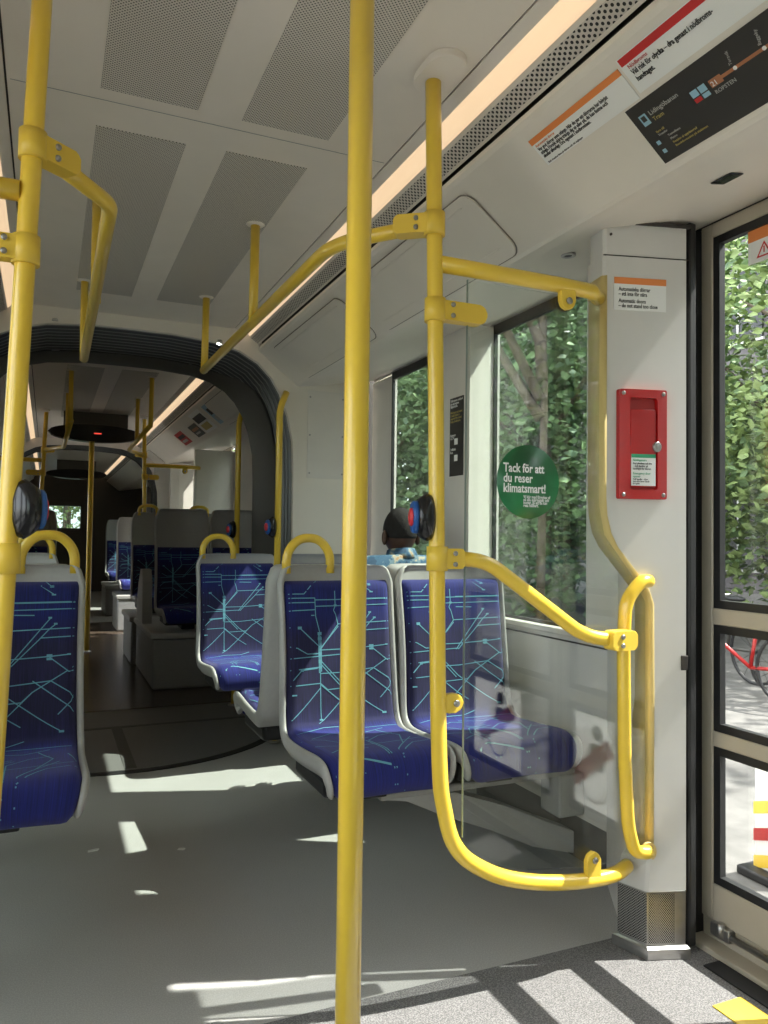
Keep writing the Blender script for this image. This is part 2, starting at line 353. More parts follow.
# ceiling and cove profile (x, z) from centre to wall
def module(y0, y1, idx, hatches=(), perf=True):
    mb = MB()
    mb.box(XC-.548, XC+.548, y0, y1, 2.40, 2.46)
    mb.box(XL-.02, XR+.02, y0, y1, 2.47, 2.52)
    struct(mb, 'ceiling', M['ceil'])
    for s in (1, -1):
        X = lambda x: mx(x, s)
        # side strip between the seam and light
        mb = MB()
        def prof(pts, th=.012):
            r0 = [Vector((X(a), y0, b)) for a, b in pts]+[Vector((X(a), y0, b+th)) for a, b in pts[::-1]]
            r1 = [Vector((p.x, y1, p.z)) for p in r0]
            mb.loft([r0, r1], smooth=False)
        prof([(.974, 2.40), (1.006, 2.388)]); struct(mb, 'trim_4', M['ceil'])
        mb = MB(); prof([(.966, 2.406), (.976, 2.406)]); prof([(1.10, 2.345), (1.13, 2.345), (1.14, 2.30)]); struct(mb, 'trim_5', M['groove'])
        # perforated air strip
        mb = MB()
        L = y1-y0; w_ = .062
        a = Vector((X(1.058), y0, 2.360)); b = Vector((X(1.113), y0, 2.322))
        for f0, f1, mi_ in ((0, .16, 1), (.16, .86, 0), (.86, 1, 1)):
            p, q = a.lerp(b, f0), a.lerp(b, f1); u1 = (q-p).length
            mb.quad([p, q, q+Vector((0, L, 0)), p+Vector((0, L, 0))], mi_, [(0, 0), (u1, 0), (u1, L), (0, L)])
        mb.quad([a+Vector((0,0,.01)), b+Vector((0,0,.01)), b+Vector((0, L, .01)), a+Vector((0, L, .01))], 1)
        mb.quad([b, b+Vector((0,0,.03)), b+Vector((0, L, .03)), b+Vector((0, L, 0))], 1)
        struct(mb, 'trim_6', [M['perf_strip'], M['ceil']])
        # cove: lip, sloping panel, rounded corner, soffit
        mb = MB()
        prof([(1.112, 2.292), (1.122, 2.280), (1.20, 2.2190), (1.34, 2.1094), (1.352, 2.1015), (1.368, 2.098), (1.42, 2.104), (1.866, 2.180)], .014)
        struct(mb, 'trim_7', M['cove'])
        # light strip: diffuser and housing (one lamp per side and module)
        if s > 0: lab = 'long warm light strip on the right side of the ceiling, '+('nearer car section' if idx == 1 else 'car section beyond the bellows' if idx == 2 else 'farthest car section')
        else: lab = 'long warm light strip on the left side of the ceiling, '+('nearer car section' if idx == 1 else 'car section beyond the bellows' if idx == 2 else 'farthest car section')
        t = thing('ceiling_light', lab, 'ceiling light', (X(1.03), (y0+y1)/2, 2.38), 'light strips along the ceiling')
        mb = MB()
        pts = [(1.006, 2.386), (1.02, 2.386), (1.045, 2.375), (1.057, 2.362)]
        r0 = [Vector((X(a), y0+.01, b)) for a, b in pts]+[Vector((X(a), y0+.01, b+.008)) for a, b in pts[::-1]]
        mb.loft([r0, [Vector((p.x, y1-.01, p.z)) for p in r0]]); mb.build('diffuser', M['strip'], t)
        mb = MB(); pts = [(1.005, 2.398), (1.058, 2.377)]
        r0 = [Vector((X(a), y0+.01, b)) for a, b in pts]+[Vector((X(a), y0+.01, b+.02)) for a, b in pts[::-1]]
        mb.loft([r0, [Vector((p.x, y1-.01, p.z)) for p in r0]], smooth=False); mb.build('housing', M['ceil'], t)
        # hatches in the cove
        for (h0, h1) in hatches:
            ex = Vector((X(1.352)-X(1.12), 0, 2.102-2.2767)); Lh = ex.length; ex.normalize(); ey = Vector((0, 1, 0))
            nrm = ex.cross(ey); nrm = nrm if nrm.z < 0 else -nrm
            o = Vector((X(1.12), 0, 2.2767))
            def rr(u0, u1, v0, v1, rad, k=6):
                out = []
                for (cx, cy, a0) in ((u1-rad, v1-rad, 0), (u0+rad, v1-rad, 90), (u0+rad, v0+rad, 180), (u1-rad, v0+rad, 270)):
                    for i in range(k+1):
                        a = math.radians(a0+90*i/k); out.append((cx+rad*math.cos(a), cy+rad*math.sin(a)))
                return out
            mb = MB()
            mb.prism(rr(.028, Lh-.004, h0, h1, .05), (o+nrm*.0005, ex, ey, nrm), .002, 1)
            mb.prism(rr(.032, Lh-.008, h0+.004, h1-.004, .047), (o+nrm*.0005, ex, ey, nrm), .006, 0)
            mb.prism(rr(.060, .064, h0+.07, h1-.07, .002), (o+nrm*.0055, ex, ey, nrm), .004, 0)
            mb.prism(rr(Lh-.055, Lh-.051, h0+.07, h1-.07, .002), (o+nrm*.0055, ex, ey, nrm), .004, 0)
            struct(mb, 'trim_8', [M['cove'], M['seam']])

module(YB, 4.42, 1, hatches=((2.02, 3.08), (3.16, 4.22)))
module(5.3, 10.6, 2, hatches=((5.4, 6.3), (10.0, 10.5)))
module(11.3, YE, 3)
# transverse ceiling seams
mb = MB()
for y in (2.235, .95): mb.box(XC-.54, XC+.54, y-.001, y+.001, 2.399, 2.4015)
struct(mb, 'trim_9', M['box'])
# perforated ceiling grilles
gr = [(.102, .361, 1.30, 2.176), (.486, .750, 1.30, 2.176), (.102, .361, 2.385, 4.05), (.484, .747, 2.375, 4.05), (.10, .355, 5.9, 8.6), (.476, .735, 5.9, 8.6)]
gl_ = ['perforated ceiling grille nearest the camera, left of the ceiling centre line', 'perforated ceiling grille nearest the camera, right of the ceiling centre line',
       'long perforated ceiling grille before the bellows, left of the centre line', 'long perforated ceiling grille before the bellows, right of the centre line',
       'dim perforated ceiling grille beyond the bellows, left one', 'dim perforated ceiling grille beyond the bellows, right one']
for (x0, x1, y0, y1), lb in zip(gr, gl_):
    mb = MB(); mb.box(x0, x1, y0, y1, 2.3975, 2.404, bev=.001)
    mb.bm.faces.ensure_lookup_table()
    for f in mb.bm.faces:
        for l in f.loops: l[mb.uv].uv = (l.vert.co.x-x0, l.vert.co.y-y0)
    tag(mb.build('ceiling_grille', M['grille']), lb, 'ceiling grille', 'perforated grilles set in the ceiling')

# side walls
def pane(mb, X, y0, y1, z0, z1, s, th=.006): rect(mb, mx(X, s), mx(X+th, s), y0, y1, z0, z1)
wn = [0]
def window(s, y0, y1, z0=.86, z1=2.172, X=1.845, g='win', par=None):
    wn[0] += 1
    t = sempty('window_%d' % wn[0], (mx(X, s), (y0+y1)/2, z0))
    mb = MB(); b = .032
    for a in ((y0, y1, z0, z0+.012), (y0, y1, z1-.045, z1), (y0, y0+.012, z0, z1), (y1-.012, y1, z0, z1)):
        rect(mb, mx(X, s), mx(X+.016, s), *a)
    mb.build('frame', M['black'], t)
    mb = MB(); pane(mb, X+.007, y0+.006, y1-.006, z0+.006, z1-.03, s); mb.build('pane', M[g], t)
    return t
def lower_wall(s, y0, y1):
    mb = MB(); rect(mb, mx(1.835, s), mx(1.92, s), y0, y1, .17, .86)
    rect(mb, mx(1.80, s), mx(1.92, s), y0, y1, .835, .860, bev=.006)
    rect(mb, mx(1.833, s), mx(1.836, s), y0, y1, .808, .815, mi=1)
    return mb
def wall_side(s, segs, name):
    """segs: list of (y0,y1,[window spans])"""
    root = sempty(name, (mx(1.8, s), 0, 0))
    for (y0, y1, wins) in segs:
        lower_wall(s, y0, y1).build('lower_panel', [M['wall'], M['groove']], root)
        mb = MB(); rect(mb, mx(1.855, s), mx(1.92, s), y0, y1, 0.004, .172); mb.build('skirting', M['skirt'], root)
        mb = MB(); rect(mb, mx(1.852, s), mx(1.866, s), y0, y1, 2.165, 2.5); mb.build('upper_panel', M['wall'], root)
        # columns between windows
        edges = [y0]+[v for ww in wins for v in ww]+[y1]
        for i in range(0, len(edges), 2):
            a, b = edges[i], edges[i+1]
            if b-a < .03: continue
            ca = .04 if i == 0 else .0; cb = .05 if i == 0 else .08
            if i == 0: ca = 0.0
            if b-a < ca+cb: ca = cb = .02
            pts = [(1.88, a), (1.85, a), (1.70, a-.04), (1.70, b-cb), (1.85, b), (1.88, b)]
            if i == 0: pts[1:3] = [(1.70, a)]
            if i+2 >= len(edges): pts = [(1.88, a), (1.85, a), (1.845, b), (1.88, b)]
            mb = MB(); mb.prism([(mx(p[0], s), p[1]) for p in pts], ((0,0,.86),(1,0,0),(0,1,0),(0,0,1)), 1.30, bev=0.004)
            mb.build('window_column', M['wall'], root)
    return root
wall_side(1, [(1.84, 4.42, [(2.20, 3.00), (3.30, 4.13)]), (5.3, 8.3, [(7.45, 8.2)]), (10.1, 10.6, []), (11.3, YE, [(11.7, 13.0)])], 'wall_right')
wall_side(-1, [(1.84, 4.42, [(2.20, 3.00), (3.30, 4.13)])], 'wall_left')
for y0, y1 in ((5.3, 8.3), (10.1, 10.6), (11.3, YE)):
    mb = MB(); rect(mb, mx(1.84, -1), mx(1.90, -1), y0, y1, 0, 2.5); struct(mb, 'wall_left', M['wall'])
for s in (1, -1):
    for a, b in ((2.20, 3.00), (3.30, 4.13))+(((7.45, 8.2), (11.7, 13.0)) if s > 0 else ()): window(s, a, b)
# the wall behind the camera
mb = MB(); mb.box(XL, XR, YB-.1, YB, 0, 2.5); struct(mb, 'wall_back', M['wall'])
for s in (1, -1):
    mb = MB(); rect(mb, mx(1.84, s), mx(1.94, s), YB, .28, 0, .86); rect(mb, mx(1.84, s), mx(1.94, s), YB, .28, 2.10, 2.5)
    rect(mb, mx(1.84, s), mx(1.94, s), .0, .28, .86, 2.10); rect(mb, mx(1.84, s), mx(1.94, s), YB, -2.3, .86, 2.10)
    rect(mb, mx(1.85, s), mx(1.866, s), .28, 1.84, 2.165, 2.5)
    struct(mb, 'wall_back', M['wall']); window(s, -2.3, .0, .86, 2.10, 1.86)
# far end wall with windscreen opening
mb = MB(); mb.box(XL, XR, YE, YE+.1, 0, 1.3); mb.box(XL, XR, YE, YE+.1, 2.15, 2.5); mb.box(XL, .02, YE, YE+.1, 1.3, 2.15); mb.box(.62, XR, YE, YE+.1, 1.3, 2.15)
mb.box(.0, .64, YE, YE+.1, 1.75, 2.15)
struct(mb, 'wall_front', M['darkgrey'])
mb = MB(); mb.box(.0, .64, YE+.03, YE+.036, 1.3, 1.75); struct(mb, 'window_20', glass('windscreen_glass', (.4, .45, .45)))

# ---------------------------------------------------------------- gangway: portal, bellows, lining
ARCH = [(0, 2.277), (.20, 2.275), (.43, 2.256), (.56, 2.222), (.665, 2.165), (.74, 2.09), (.795, 2.0), (.84, 1.88), (.87, 1.74), (.878, 1.55), (.88, 1.2), (.88, .6), (.88, .0)]
def dense(a, k=3):
    out = []
    for i in range(len(a)-1):
        for j in range(k): t = j/k; out.append((a[i][0]*(1-t)+a[i+1][0]*t, a[i][1]*(1-t)+a[i+1][1]*t))
    return out+[a[-1]]
AD = [(x*1.045, 1.2+(z-1.2)*1.05 if z > 1.2 else z) for x, z in dense(ARCH)]
def arch(y, dr=0.0, zr=0.0, base=AD):
    """open loop left floor -> top -> right floor, grown outward by dr"""
    half = []
    for i, (x, z) in enumerate(base):
        q = base[min(i+1, len(base)-1)]; p = base[max(i-1, 0)]
        tx, tz = q[0]-p[0], q[1]-p[1]; l = math.hypot(tx, tz) or 1
        nx, nz = -tz/l, tx/l
        half.append((x+nx*dr, z+nz*dr+zr))
    half[0] = (0, half[0][1]); half[-1] = (half[-1][0], 0)
    R = [(XC+x, z) for x, z in half]; Lh = [(XC-x, z) for x, z in half[1:]][::-1]
    return [Vector((x, y, z)) for x, z in Lh+R]
def portal(y, depth, name, ymat='cove'):
    mb = MB(); inner0 = arch(y); inner1 = arch(y+depth)
    def outer(y):
        out = []
        for p in inner0:
            d = p.x-XC
            t = max(abs(d)/1.39, (p.z)/2.46, .05)
            ang = math.atan2(p.z-1.2, d) if True else 0
            dx, dz = math.cos(ang), math.sin(ang)
            sc = min(1.39/abs(dx) if abs(dx) > 1e-6 else 9, (1.26 if dz > 0 else 1.2)/abs(dz) if abs(dz) > 1e-6 else 9)
            out.append(Vector((XC+dx*sc, y, 1.2+dz*sc)))
        return out
    mb.loft([outer(y), inner0, inner1, outer(y+depth)], closed=False, smooth=False)
    return struct(mb, name, M[ymat])
mb = MB()
portal(4.42, .035, 'trim_10')
mb = MB()
for s in (1, -1):   # removable cover panels beside the arch
    rect(mb, mx(1.42, s), mx(1.66, s), 4.416, 4.4205, 1.55, 2.08, bev=.001)
    for zz in (1.58, 1.81, 2.04):
        for xx in (1.435, 1.645): mb.cyl((mx(xx, s), 4.417, zz), (0, -1, 0), .006, .002, 1, 12)
struct(mb, 'trim_11', [M['wall'], M['screw']])
mb = MB()   # panel joint from arch to cove
for s in (1, -1):
    a = Vector((mx(1.30, s), 4.419, 2.15)); b = Vector((mx(1.43, s), 4.419, 2.23))
    d = Vector((0, 0, .002)); mb.quad([a-d, b-d, b+d, a+d])
struct(mb, 'trim_12', M['groove'])
def bellows(y0, y1, name, ribs=9):
    mb = MB(); rings = []
    n = ribs*8
    for i in range(n+1):
        t = i/n; ph = (t*ribs) % 1
        dr = .050-.046*abs(math.sin(PI*ph))**.9
        rings.append(arch(y0+(y1-y0)*t, dr))
    mb.loft(rings, closed=False)
    mb.bm.faces.ensure_lookup_table(); nseg = len(rings[0])-1
    for fi, f in enumerate(mb.bm.faces):
        if (fi//nseg) % 8 in (3, 4): f.material_index = 1  # crest faces take the paler grey as painted highlights
    rings2 = [arch(y0+(y1-y0)*t, .09) for t in (0, 1)]
    mb.loft(rings2, closed=False)
    return struct(mb, name, [M['bellows'], M['bellows_highlight']])
bellows(4.455, 5.12, 'trim_13')
# smooth lining ring of the second section: starts early at the sides
mb = MB()
def lining(y0s, y0t, y1, din):
    a0 = arch(0, 0.0); a1 = arch(0, din); r0, r1, r2 = [], [], []
    n = len(a0)
    for i, p in enumerate(a0):
        f = min(1, max(0, (abs(p.x-XC)-.55)/.28)); f = f*f*(3-2*f)
        ys = y0t*(1-f)+y0s*f
        k = .006+.0*f
        q = arch(0, -k)[i]; q2 = arch(0, din)[i]
        r0.append(Vector((p.x, ys, p.z))); r1.append(Vector((q.x, ys+.01, q.z))); r2.append(Vector((q2.x, y1, q2.z)))
    return r0, r1, r2
r0, r1, r2 = lining(4.82, 5.09, 5.26, -.035)
mb.loft([r0, r1, r2, arch(5.28, -.035), arch(5.30, -.02), arch(5.30, .5)], closed=False)
struct(mb, 'trim_14', M['darkgrey'])
# back of second section's bulkhead and the next gangway
portal(10.6, .03, 'trim_15', 'wall'); bellows(10.63, 11.25, 'trim_16', 7); portal(11.28, .03, 'trim_17', 'darkgrey')
# bulkhead faces that close the shell outside the arches
mb = MB(); mb.box(XL-.1, XR+.1, 4.46, 5.3, 2.42, 2.5); mb.box(XL-.1, XR+.1, 10.6, 11.3, 2.40, 2.5)
for s in (1, -1):
    rect(mb, mx(1.50, s), mx(1.92, s), 4.46, 5.29, 0, 2.4); rect(mb, mx(1.50, s), mx(1.92, s), 10.64, 11.27, 0, 2.4)
struct(mb, 'trim_18', M['darkgrey'])
# downlights in the portal and lining
for (x, y, z, lb) in ((.01, 4.435, 2.325, 'tiny bright downlight over the near bellows arch, left one'), (.885, 4.435, 2.31, 'tiny bright downlight over the near bellows arch, right one'),
                  (.02, 5.25, 2.345, 'tiny bright downlight in the far lining of the bellows, left one'), (.85, 5.25, 2.33, 'tiny bright downlight in the far lining of the bellows, right one')):
    t = thing('downlight', lb, 'light', (x, y, z), 'downlights around the bellows')
    mb = MB(); mb.disc((x, y, z), (0, -.25, -1), [(.022, -.01), (.022, .004), (.017, .006), (.015, .002)]); mb.build('rim', M['steel'], t)
    mb = MB(); mb.disc((x, y, z), (0, -.25, -1), [(.014, 0), (.014, .005), (.008, .008), (.0, .009)]); mb.build('lens', M['spot'], t)

# ---------------------------------------------------------------- doors
def door_set(s, n, y_near, y_far, detail=True):
    t = sempty('door_%d' % n, (mx(1.76, s), (y_near+y_far)/2, 0))
    Xd = 1.84
    mid = (y_near+y_far)/2
    for k, (a, b) in enumerate(((mid+.006, y_far), (y_near, mid-.006))):
        mb = MB(); fw = .045
        zr = [(.075, .185), (.588, .634), (.950, 1.000), (2.128, 2.172)]
        rect(mb, mx(Xd, s), mx(Xd+.030, s), a, a+fw, .075, 2.172, bev=.006); rect(mb, mx(Xd, s), mx(Xd+.030, s), b-fw, b, .075, 2.172, bev=.006)
        for z0, z1 in zr: rect(mb, mx(Xd+.001, s), mx(Xd+.029, s), a+fw-.004, b-fw+.004, z0, z1, bev=.005)
        mb.build('leaf_frame', M['beige'], t)
        gaps = [(.185, .588), (.634, .950), (1.000, 2.128)]
        for z0, z1 in gaps:
            mb = MB(); g0, g1 = a+fw, b-fw; q = .024
            for r_ in ((g0, g1, z0, z0+q), (g0, g1, z1-q, z1), (g0, g0+q, z0+q, z1-q), (g1-q, g1, z0+q, z1-q)):
                rect(mb, mx(Xd+.004, s), mx(Xd+.026, s), *r_)
            mb.build('rubber_seal', M['black'], t)
            mb = MB(); pane(mb, Xd+.018, g0+q*.5, g1-q*.5, z0+q*.5, z1-q*.5, s); mb.build('pane', M['door_glass'], t)
    mb = MB(); rect(mb, mx(1.845, s), mx(1.90, s), y_near-.03, y_far+.03, 2.168, 2.18); rect(mb, mx(Xd+.002, s), mx(Xd+.028, s), mid-.006, mid+.006, .1, 2.1)
    mb.build('door_gasket', M['black'], t)
    mb = MB(); rect(mb, mx(1.79, s), mx(1.90, s), y_near-.02, y_far+.02, .0, .018, bev=.003); mb.build('threshold', M['beige'], t)
    mb = MB(); rect(mb, mx(1.60, s), mx(1.70, s), y_far-.46, y_far-.27, .002, .006); rect(mb, mx(1.725, s), mx(1.785, s), y_near, y_far-.12, .002, .0075, mi=1); mb.build('warning_strip', [M['yellow_clamp'], M['black']], t)
    mb = MB(); rect(mb, mx(1.85, s), mx(1.92, s), y_near, y_far, .018, .075); mb.build('sill_panel', M['beige'], t)
    if detail:
        mb = MB(); mb.tube([(mx(1.832, s), y_near+.02, .060), (mx(1.832, s), y_far-.06, .060)], .009, seg=10)
        rect(mb, mx(1.822, s), mx(1.85, s), y_far-.12, y_far-.05, .042, .08, bev=.004); mb.cyl((mx(1.824, s), y_far-.09, .05), (0, 0, 1), .012, .04)
        mb.build('guide_rail', M['steel'], t)
    return t
door_set(1, 1, .28, 1.778); door_set(-1, 2, .28, 1.778)
door_set(1, 3, 8.5, 9.95, False); door_set(-1, 4, 8.5, 9.95, False)
# black gasket between pillar and door, tram side
for s in (1, -1):
    mb = MB(); rect(mb, mx(1.738, s), mx(1.765, s), 1.722, 1.79, .02, 2.155, bev=.006); rect(mb, mx(1.765, s), mx(1.90, s), 1.782, 1.80, .02, 2.165); rect(mb, mx(1.84, s), mx(1.90, s), .22, .278, .02, 2.165)
    struct(mb, 'trim_19', M['black'])
    mb = MB(); rect(mb, mx(1.42, s), mx(1.92, s), 8.3, 8.36, 0, 2.11, bev=.01); rect(mb, mx(1.42, s), mx(1.92, s), 10.04, 10.1, 0, 2.11, bev=.01); struct(mb, 'trim_20', M['wall'])
    mb = MB(); rect(mb, mx(1.852, s), mx(1.866, s), 8.3, 10.1, 2.165, 2.5); struct(mb, 'trim_21', M['wall'])

# ---------------------------------------------------------------- door pillar
def pillar(s):
    root = sempty('trim_22', (mx(1.6, s), 1.8, 0)); X = lambda x: mx(x, s)
    st = [(.19, 1.575, 1.540), (.27, 1.580, 1.555), (.32, 1.590, 1.592), (.75, 1.592, 1.602), (1.02, 1.590, 1.602), (1.06, 1.572, 1.590), (1.10, 1.538, 1.552),
          (1.14, 1.498, 1.512), (1.18, 1.460, 1.474), (1.22, 1.436, 1.450), (1.27, 1.422, 1.438), (1.32, 1.418, 1.434), (2.125, 1.418, 1.434)]
    rings = [[Vector((X(xr), 1.80, z)), Vector((X(xf)+s*.0, 1.728, z)), Vector((X(xf+.008), 1.72, z)), Vector((X(1.722), 1.72, z)), Vector((X(1.732), 1.73, z)), Vector((X(1.732), 1.80, z))] for z, xf, xr in st]
    mb = MB(); mb.loft(rings, smooth=False); mb.build('pillar_panel', M['pillar'], root)
    # side face strip along the bend; tan paints in reflected yellow light
    rings = [[Vector((X(xr-.004), 1.803, z)), Vector((X(xf-.005), 1.726, z)), Vector((X(xf+.008), 1.7165, z)), Vector((X(xf+.012), 1.722, z)), Vector((X(xr+.004), 1.803, z))] for z, xf, xr in st if z > .3]
    mb = MB(); mb.loft(rings[:-1]+[[Vector((p.x, p.y, 1.96)) for p in rings[-1]]]); mb.build('tinted_edge', M['tan'], root)
    # steel foot
    def foot(o, z): return [Vector((X(1.545-o), 1.80+o, z)), Vector((X(1.577-o*.5), 1.722-o, z)), Vector((X(1.716+o*.5), 1.716-o, z)), Vector((X(1.722+o), 1.80, z))]
    mb = MB(); mb.loft([foot(0, .035), foot(.001, .19)], smooth=False); o = mb.build('steel_foot', M['steel'], root)
    mb = MB(); a, b, c, d = foot(.002, .045), foot(.002, .186), None, None
    L1 = (a[1]-a[0]).length
    mb.quad([a[0], a[1], b[1], b[0]], 0, [(0, 0), (L1, 0), (L1, .138), (0, .138)])
    q = [a[1].lerp(a[2], .04), a[1].lerp(a[2], .70), b[1].lerp(b[2], .70), b[1].lerp(b[2], .04)]; L2 = (q[1]-q[0]).length
    for v in q: v.y -= .0008
    mb.quad(q, 0, [(0, 0), (L2, 0), (L2, .138), (0, .138)]); mb.build('foot_mesh', M['perf_base'], root)
    mb = MB(); mb.loft([foot(.012, .0), foot(.014, .02), foot(.013, .032), foot(.004, .038)], smooth=False); mb.build('base_plate', M['steel'], root)
    # head cap joint and hinges
    mb = MB(); rect(mb, X(1.416), X(1.733), 1.7185, 1.7215, 2.018, 2.021); rect(mb, X(1.702), X(1.7265), 1.716, 1.7235, .83, .872, bev=.002)
    rect(mb, X(1.405), X(1.735), 1.712, 1.80, 2.112, 2.122)
    mb.cyl((X(1.44), 1.7195, 2.08), (0, -1, 0), .004, .003); mb.build('joint_line', M['groove'], root)
    # boxed wall behind pillar to the first window
    mb = MB(); mb.prism([(X(1.62), 1.80), (X(1.62), 1.86), (X(1.83), 2.195), (X(1.90), 2.195), (X(1.90), 1.80)], ((0, 0, 0), (1, 0, 0), (0, 1, 0), (0, 0, 1)), 2.16)
    mb.build('back_box', M['wall'], root)
pillar(1); pillar(-1)

# ================================================================== HANDRAILS
def screw(parent, p, ax, r=.007):
    mb = MB(); mb.disc(p, ax, [(r, 0), (r, .003), (r*.6, .0042), (.0, .0045)], seg=12); return mb.build('screw', M['screw'], parent)
side = {1: 'right', -1: 'left'}
def rr2(x0, x1, z0, z1, r, k=5):
    out = []
    for cx, cz, a0 in ((x1-r, z1-r, 0), (x0+r, z1-r, 90), (x0+r, z0+r, 180), (x1-r, z0+r, 270)):
        for i in range(k+1):
            a = math.radians(a0+90*i/k); out.append((cx+r*math.cos(a), cz+r*math.sin(a)))
    return out
def plate_xz(mb, x0, x1, z0, z1, r, y, th, mi=0, bev=.004):
    a, b = min(x0, x1), max(x0, x1)
    return mb.prism(rr2(a, b, z0, z1, r), ((0, y, 0), (1, 0, 0), (0, 0, 1), (0, 1, 0)), th, mi, bev)
YS = 1.75
def door_screen(s, Y0=YS, full=True, flip=1):
    X = lambda x: mx(x, s); near = 'by the near %s door' % side[s]
    if not full: near = 'far down the car on the %s' % side[s]
    py = lambda z: X((.888 if s > 0 else .876)+(2.38-z)*(.0215 if s > 0 else .032))
    t = thing('grab_pole', 'yellow curved grab pole '+near+' bending into a low rail', 'pole', (py(.6), Y0, 0))
    path = [(py(2.398), Y0, 2.398), (py(1.5), Y0, 1.5), (py(.70), Y0, .70), (X(.945), Y0, .50), (X(.985), Y0, .40), (X(1.07), Y0, .335), (X(1.17), Y0, .295), (X(1.30), Y0, .268), (X(1.42), Y0, .258), (X(1.50), Y0+.010, .256), (X(1.568), Y0+.042, .255)]
    # smooth through points
    P = [Vector(p) for p in path]; out = []
    for i in range(len(P)-1):
        p0, p1, p2, p3 = P[max(i-1, 0)], P[i], P[i+1], P[min(i+2, len(P)-1)]
        for k in range(6):
            u = k/6; out.append(.5*((2*p1)+(p2-p0)*u+(2*p0-5*p1+4*p2-p3)*u*u+(3*p1-p0-3*p2+p3)*u**3) if i > 0 else p1.lerp(p2, u))
    out.append(P[-1])
    mb = MB(); mb.tube(out, .0205, seg=18); mb.build('pole', M['yellow'], t)
    xa, xb = sorted((X(.835), X(.945)))
    mb = MB(); mb.prism(rr2(xa+.006, xb-.006, Y0-.12, Y0+.055, .045, 8), ((0, 0, 2.380), (1, 0, 0), (0, 1, 0), (0, 0, 1)), .020, bev=.004); mb.build('ceiling_mount', M['ceil'], t)
    def clamp(zc, h, x_to, nm='clamp', holes=(.04,)):
        c = py(zc); mb = MB(); mb.cyl((c, Y0, zc-h/2), (0, 0, 1), .0275, h, seg=24)
        if x_to is not None: plate_xz(mb, c, X(x_to), zc-h*.42, zc+h*.42, .02 if abs(X(x_to)-c) > .1 else .008, Y0-.020, .034)
        o = mb.build(nm, M['yellow_clamp'], t)
        for hx in holes:
            for dz in (-.014, .014): screw(o, (c+s*hx, Y0-.0235, zc+dz), (0, -1, 0), .0065)
    clamp(1.785, .06, 1.045, 'glass_clamp')
    clamp(1.147, .062, .985, 'rail_clamp')
    # small tabs that hold the glass
    mb = MB(); plate_xz(mb, py(.778), X(.988), .755, .803, .023, Y0-.014, .018); o = mb.build('glass_tab', M['yellow_clamp'], t); screw(o, (X(.966), Y0-.0165, .779), (0, -1, 0), .009)
    mb = MB(); plate_xz(mb, X(1.382), X(1.427), .25, .338, .022, Y0-.016, .018); o = mb.build('glass_tab', M['yellow_clamp'], t); screw(o, (X(1.4045), Y0-.0185, .318), (0, -1, 0), .009)
    # top transverse bar
    t2 = thing('transverse_rail', 'yellow horizontal rail above the glass '+near, 'handrail', (X(.92), Y0, 1.91))
    mb = MB(); mb.tube([(X(.91), Y0, 1.908), (X(1.1), Y0, 1.908), (X(1.30), Y0, 1.907), (X(1.40), Y0+.004, 1.906), (X(1.462), Y0+.05, 1.907)], .0215, seg=16); mb.build('rail', M['yellow'], t2)
    mb = MB(); plate_xz(mb, X(1.284), X(1.332), 1.838, 1.91, .023, Y0-.016, .018); o = mb.build('glass_tab', M['yellow_clamp'], t2); screw(o, (X(1.308), Y0-.0185, 1.860), (0, -1, 0), .010)
    mb = MB(); mb.cyl((X(1.308), Y0+.003, 1.862), (0, 1, 0), .026, .008); mb.build('rubber_pad', M['black'], t2)
    # diagonal rail
    if full:
        t3 = thing('sloping_rail', 'yellow rail sloping down to the handle bar '+near, 'handrail', (X(1.2), Y0, 1.0))
        mb = MB(); mb.tube(smooth_path([(X(.97), Y0, 1.148), (X(1.06), Y0-.003, 1.14), (X(1.355), Y0-.03, .935), (X(1.465), Y0-.045, .922)], rad=[.06, .07]), RP, seg=16); mb.build('rail', M['yellow'], t3)
        mb = MB(); plate_xz(mb, X(1.42), X(1.505), .897, .950, .012, Y0-.072, .045); o = mb.build('rail_clamp', M['yellow_clamp'], t3)
        for dz in (-.012, .012): screw(o, (X(1.452), Y0-.0725, .923+dz), (0, -1, 0))
        t4 = thing('door_handle_bar', 'yellow vertical handle bar bowed from the pillar '+near, 'handrail', (X(1.47), 1.70, .3))
        mb = MB(); mb.tube(smooth_path([(X(1.575), 1.712, 1.085), (X(1.535), 1.70, 1.085), (X(1.475), 1.695, 1.03), (X(1.467), 1.693, .9), (X(1.472), 1.693, .6), (X(1.487), 1.695, .40), (X(1.515), 1.70, .33), (X(1.56), 1.705, .325), (X(1.575), 1.712, .325)], rad=[.03, .05, .03, .05, .06, .05, .02]), .0185, seg=16); mb.build('bar', M['yellow'], t4)
        mb = MB(); mb.cyl((X(1.575), 1.716, .325), (0, -1, 0), .026, .008); mb.build('mount', M['tan'], t4)
    # glass partition
    t5 = thing('glass_partition', 'clear glass partition '+near+' between pole and pillar', 'glass screen', (X(1.2), Y0+.006, .33))
    poly = [(1.0, .43), (1.03, .38), (1.10, .342), (1.20, .315), (1.38, .293), (1.58, .288), (1.60, .30), (1.60, 1.02), (1.55, 1.10), (1.45, 1.215), (1.43, 1.30), (1.43, 1.882), (1.0, 1.882)]
    poly = [(X(a), b) for a, b in poly]
    mb = MB(); mb.prism(poly, ((0, Y0+.004, 0), (1, 0, 0), (0, 0, 1), (0, 1, 0)), .008); mb.build('pane', M['screen_glass'], t5)
    mb = MB(); rect(mb, X(.9990), X(1.0002), Y0+.004, Y0+.012, .43, 1.882); mb.build('pane_edge', M['glass_edge'], t5)
    # overhead rail along aisle with ceiling hangers
    t6 = thing('overhead_rail', 'yellow overhead rail along the aisle, '+near, 'handrail', (X(.7), Y0+1, 2.0))
    f = flip
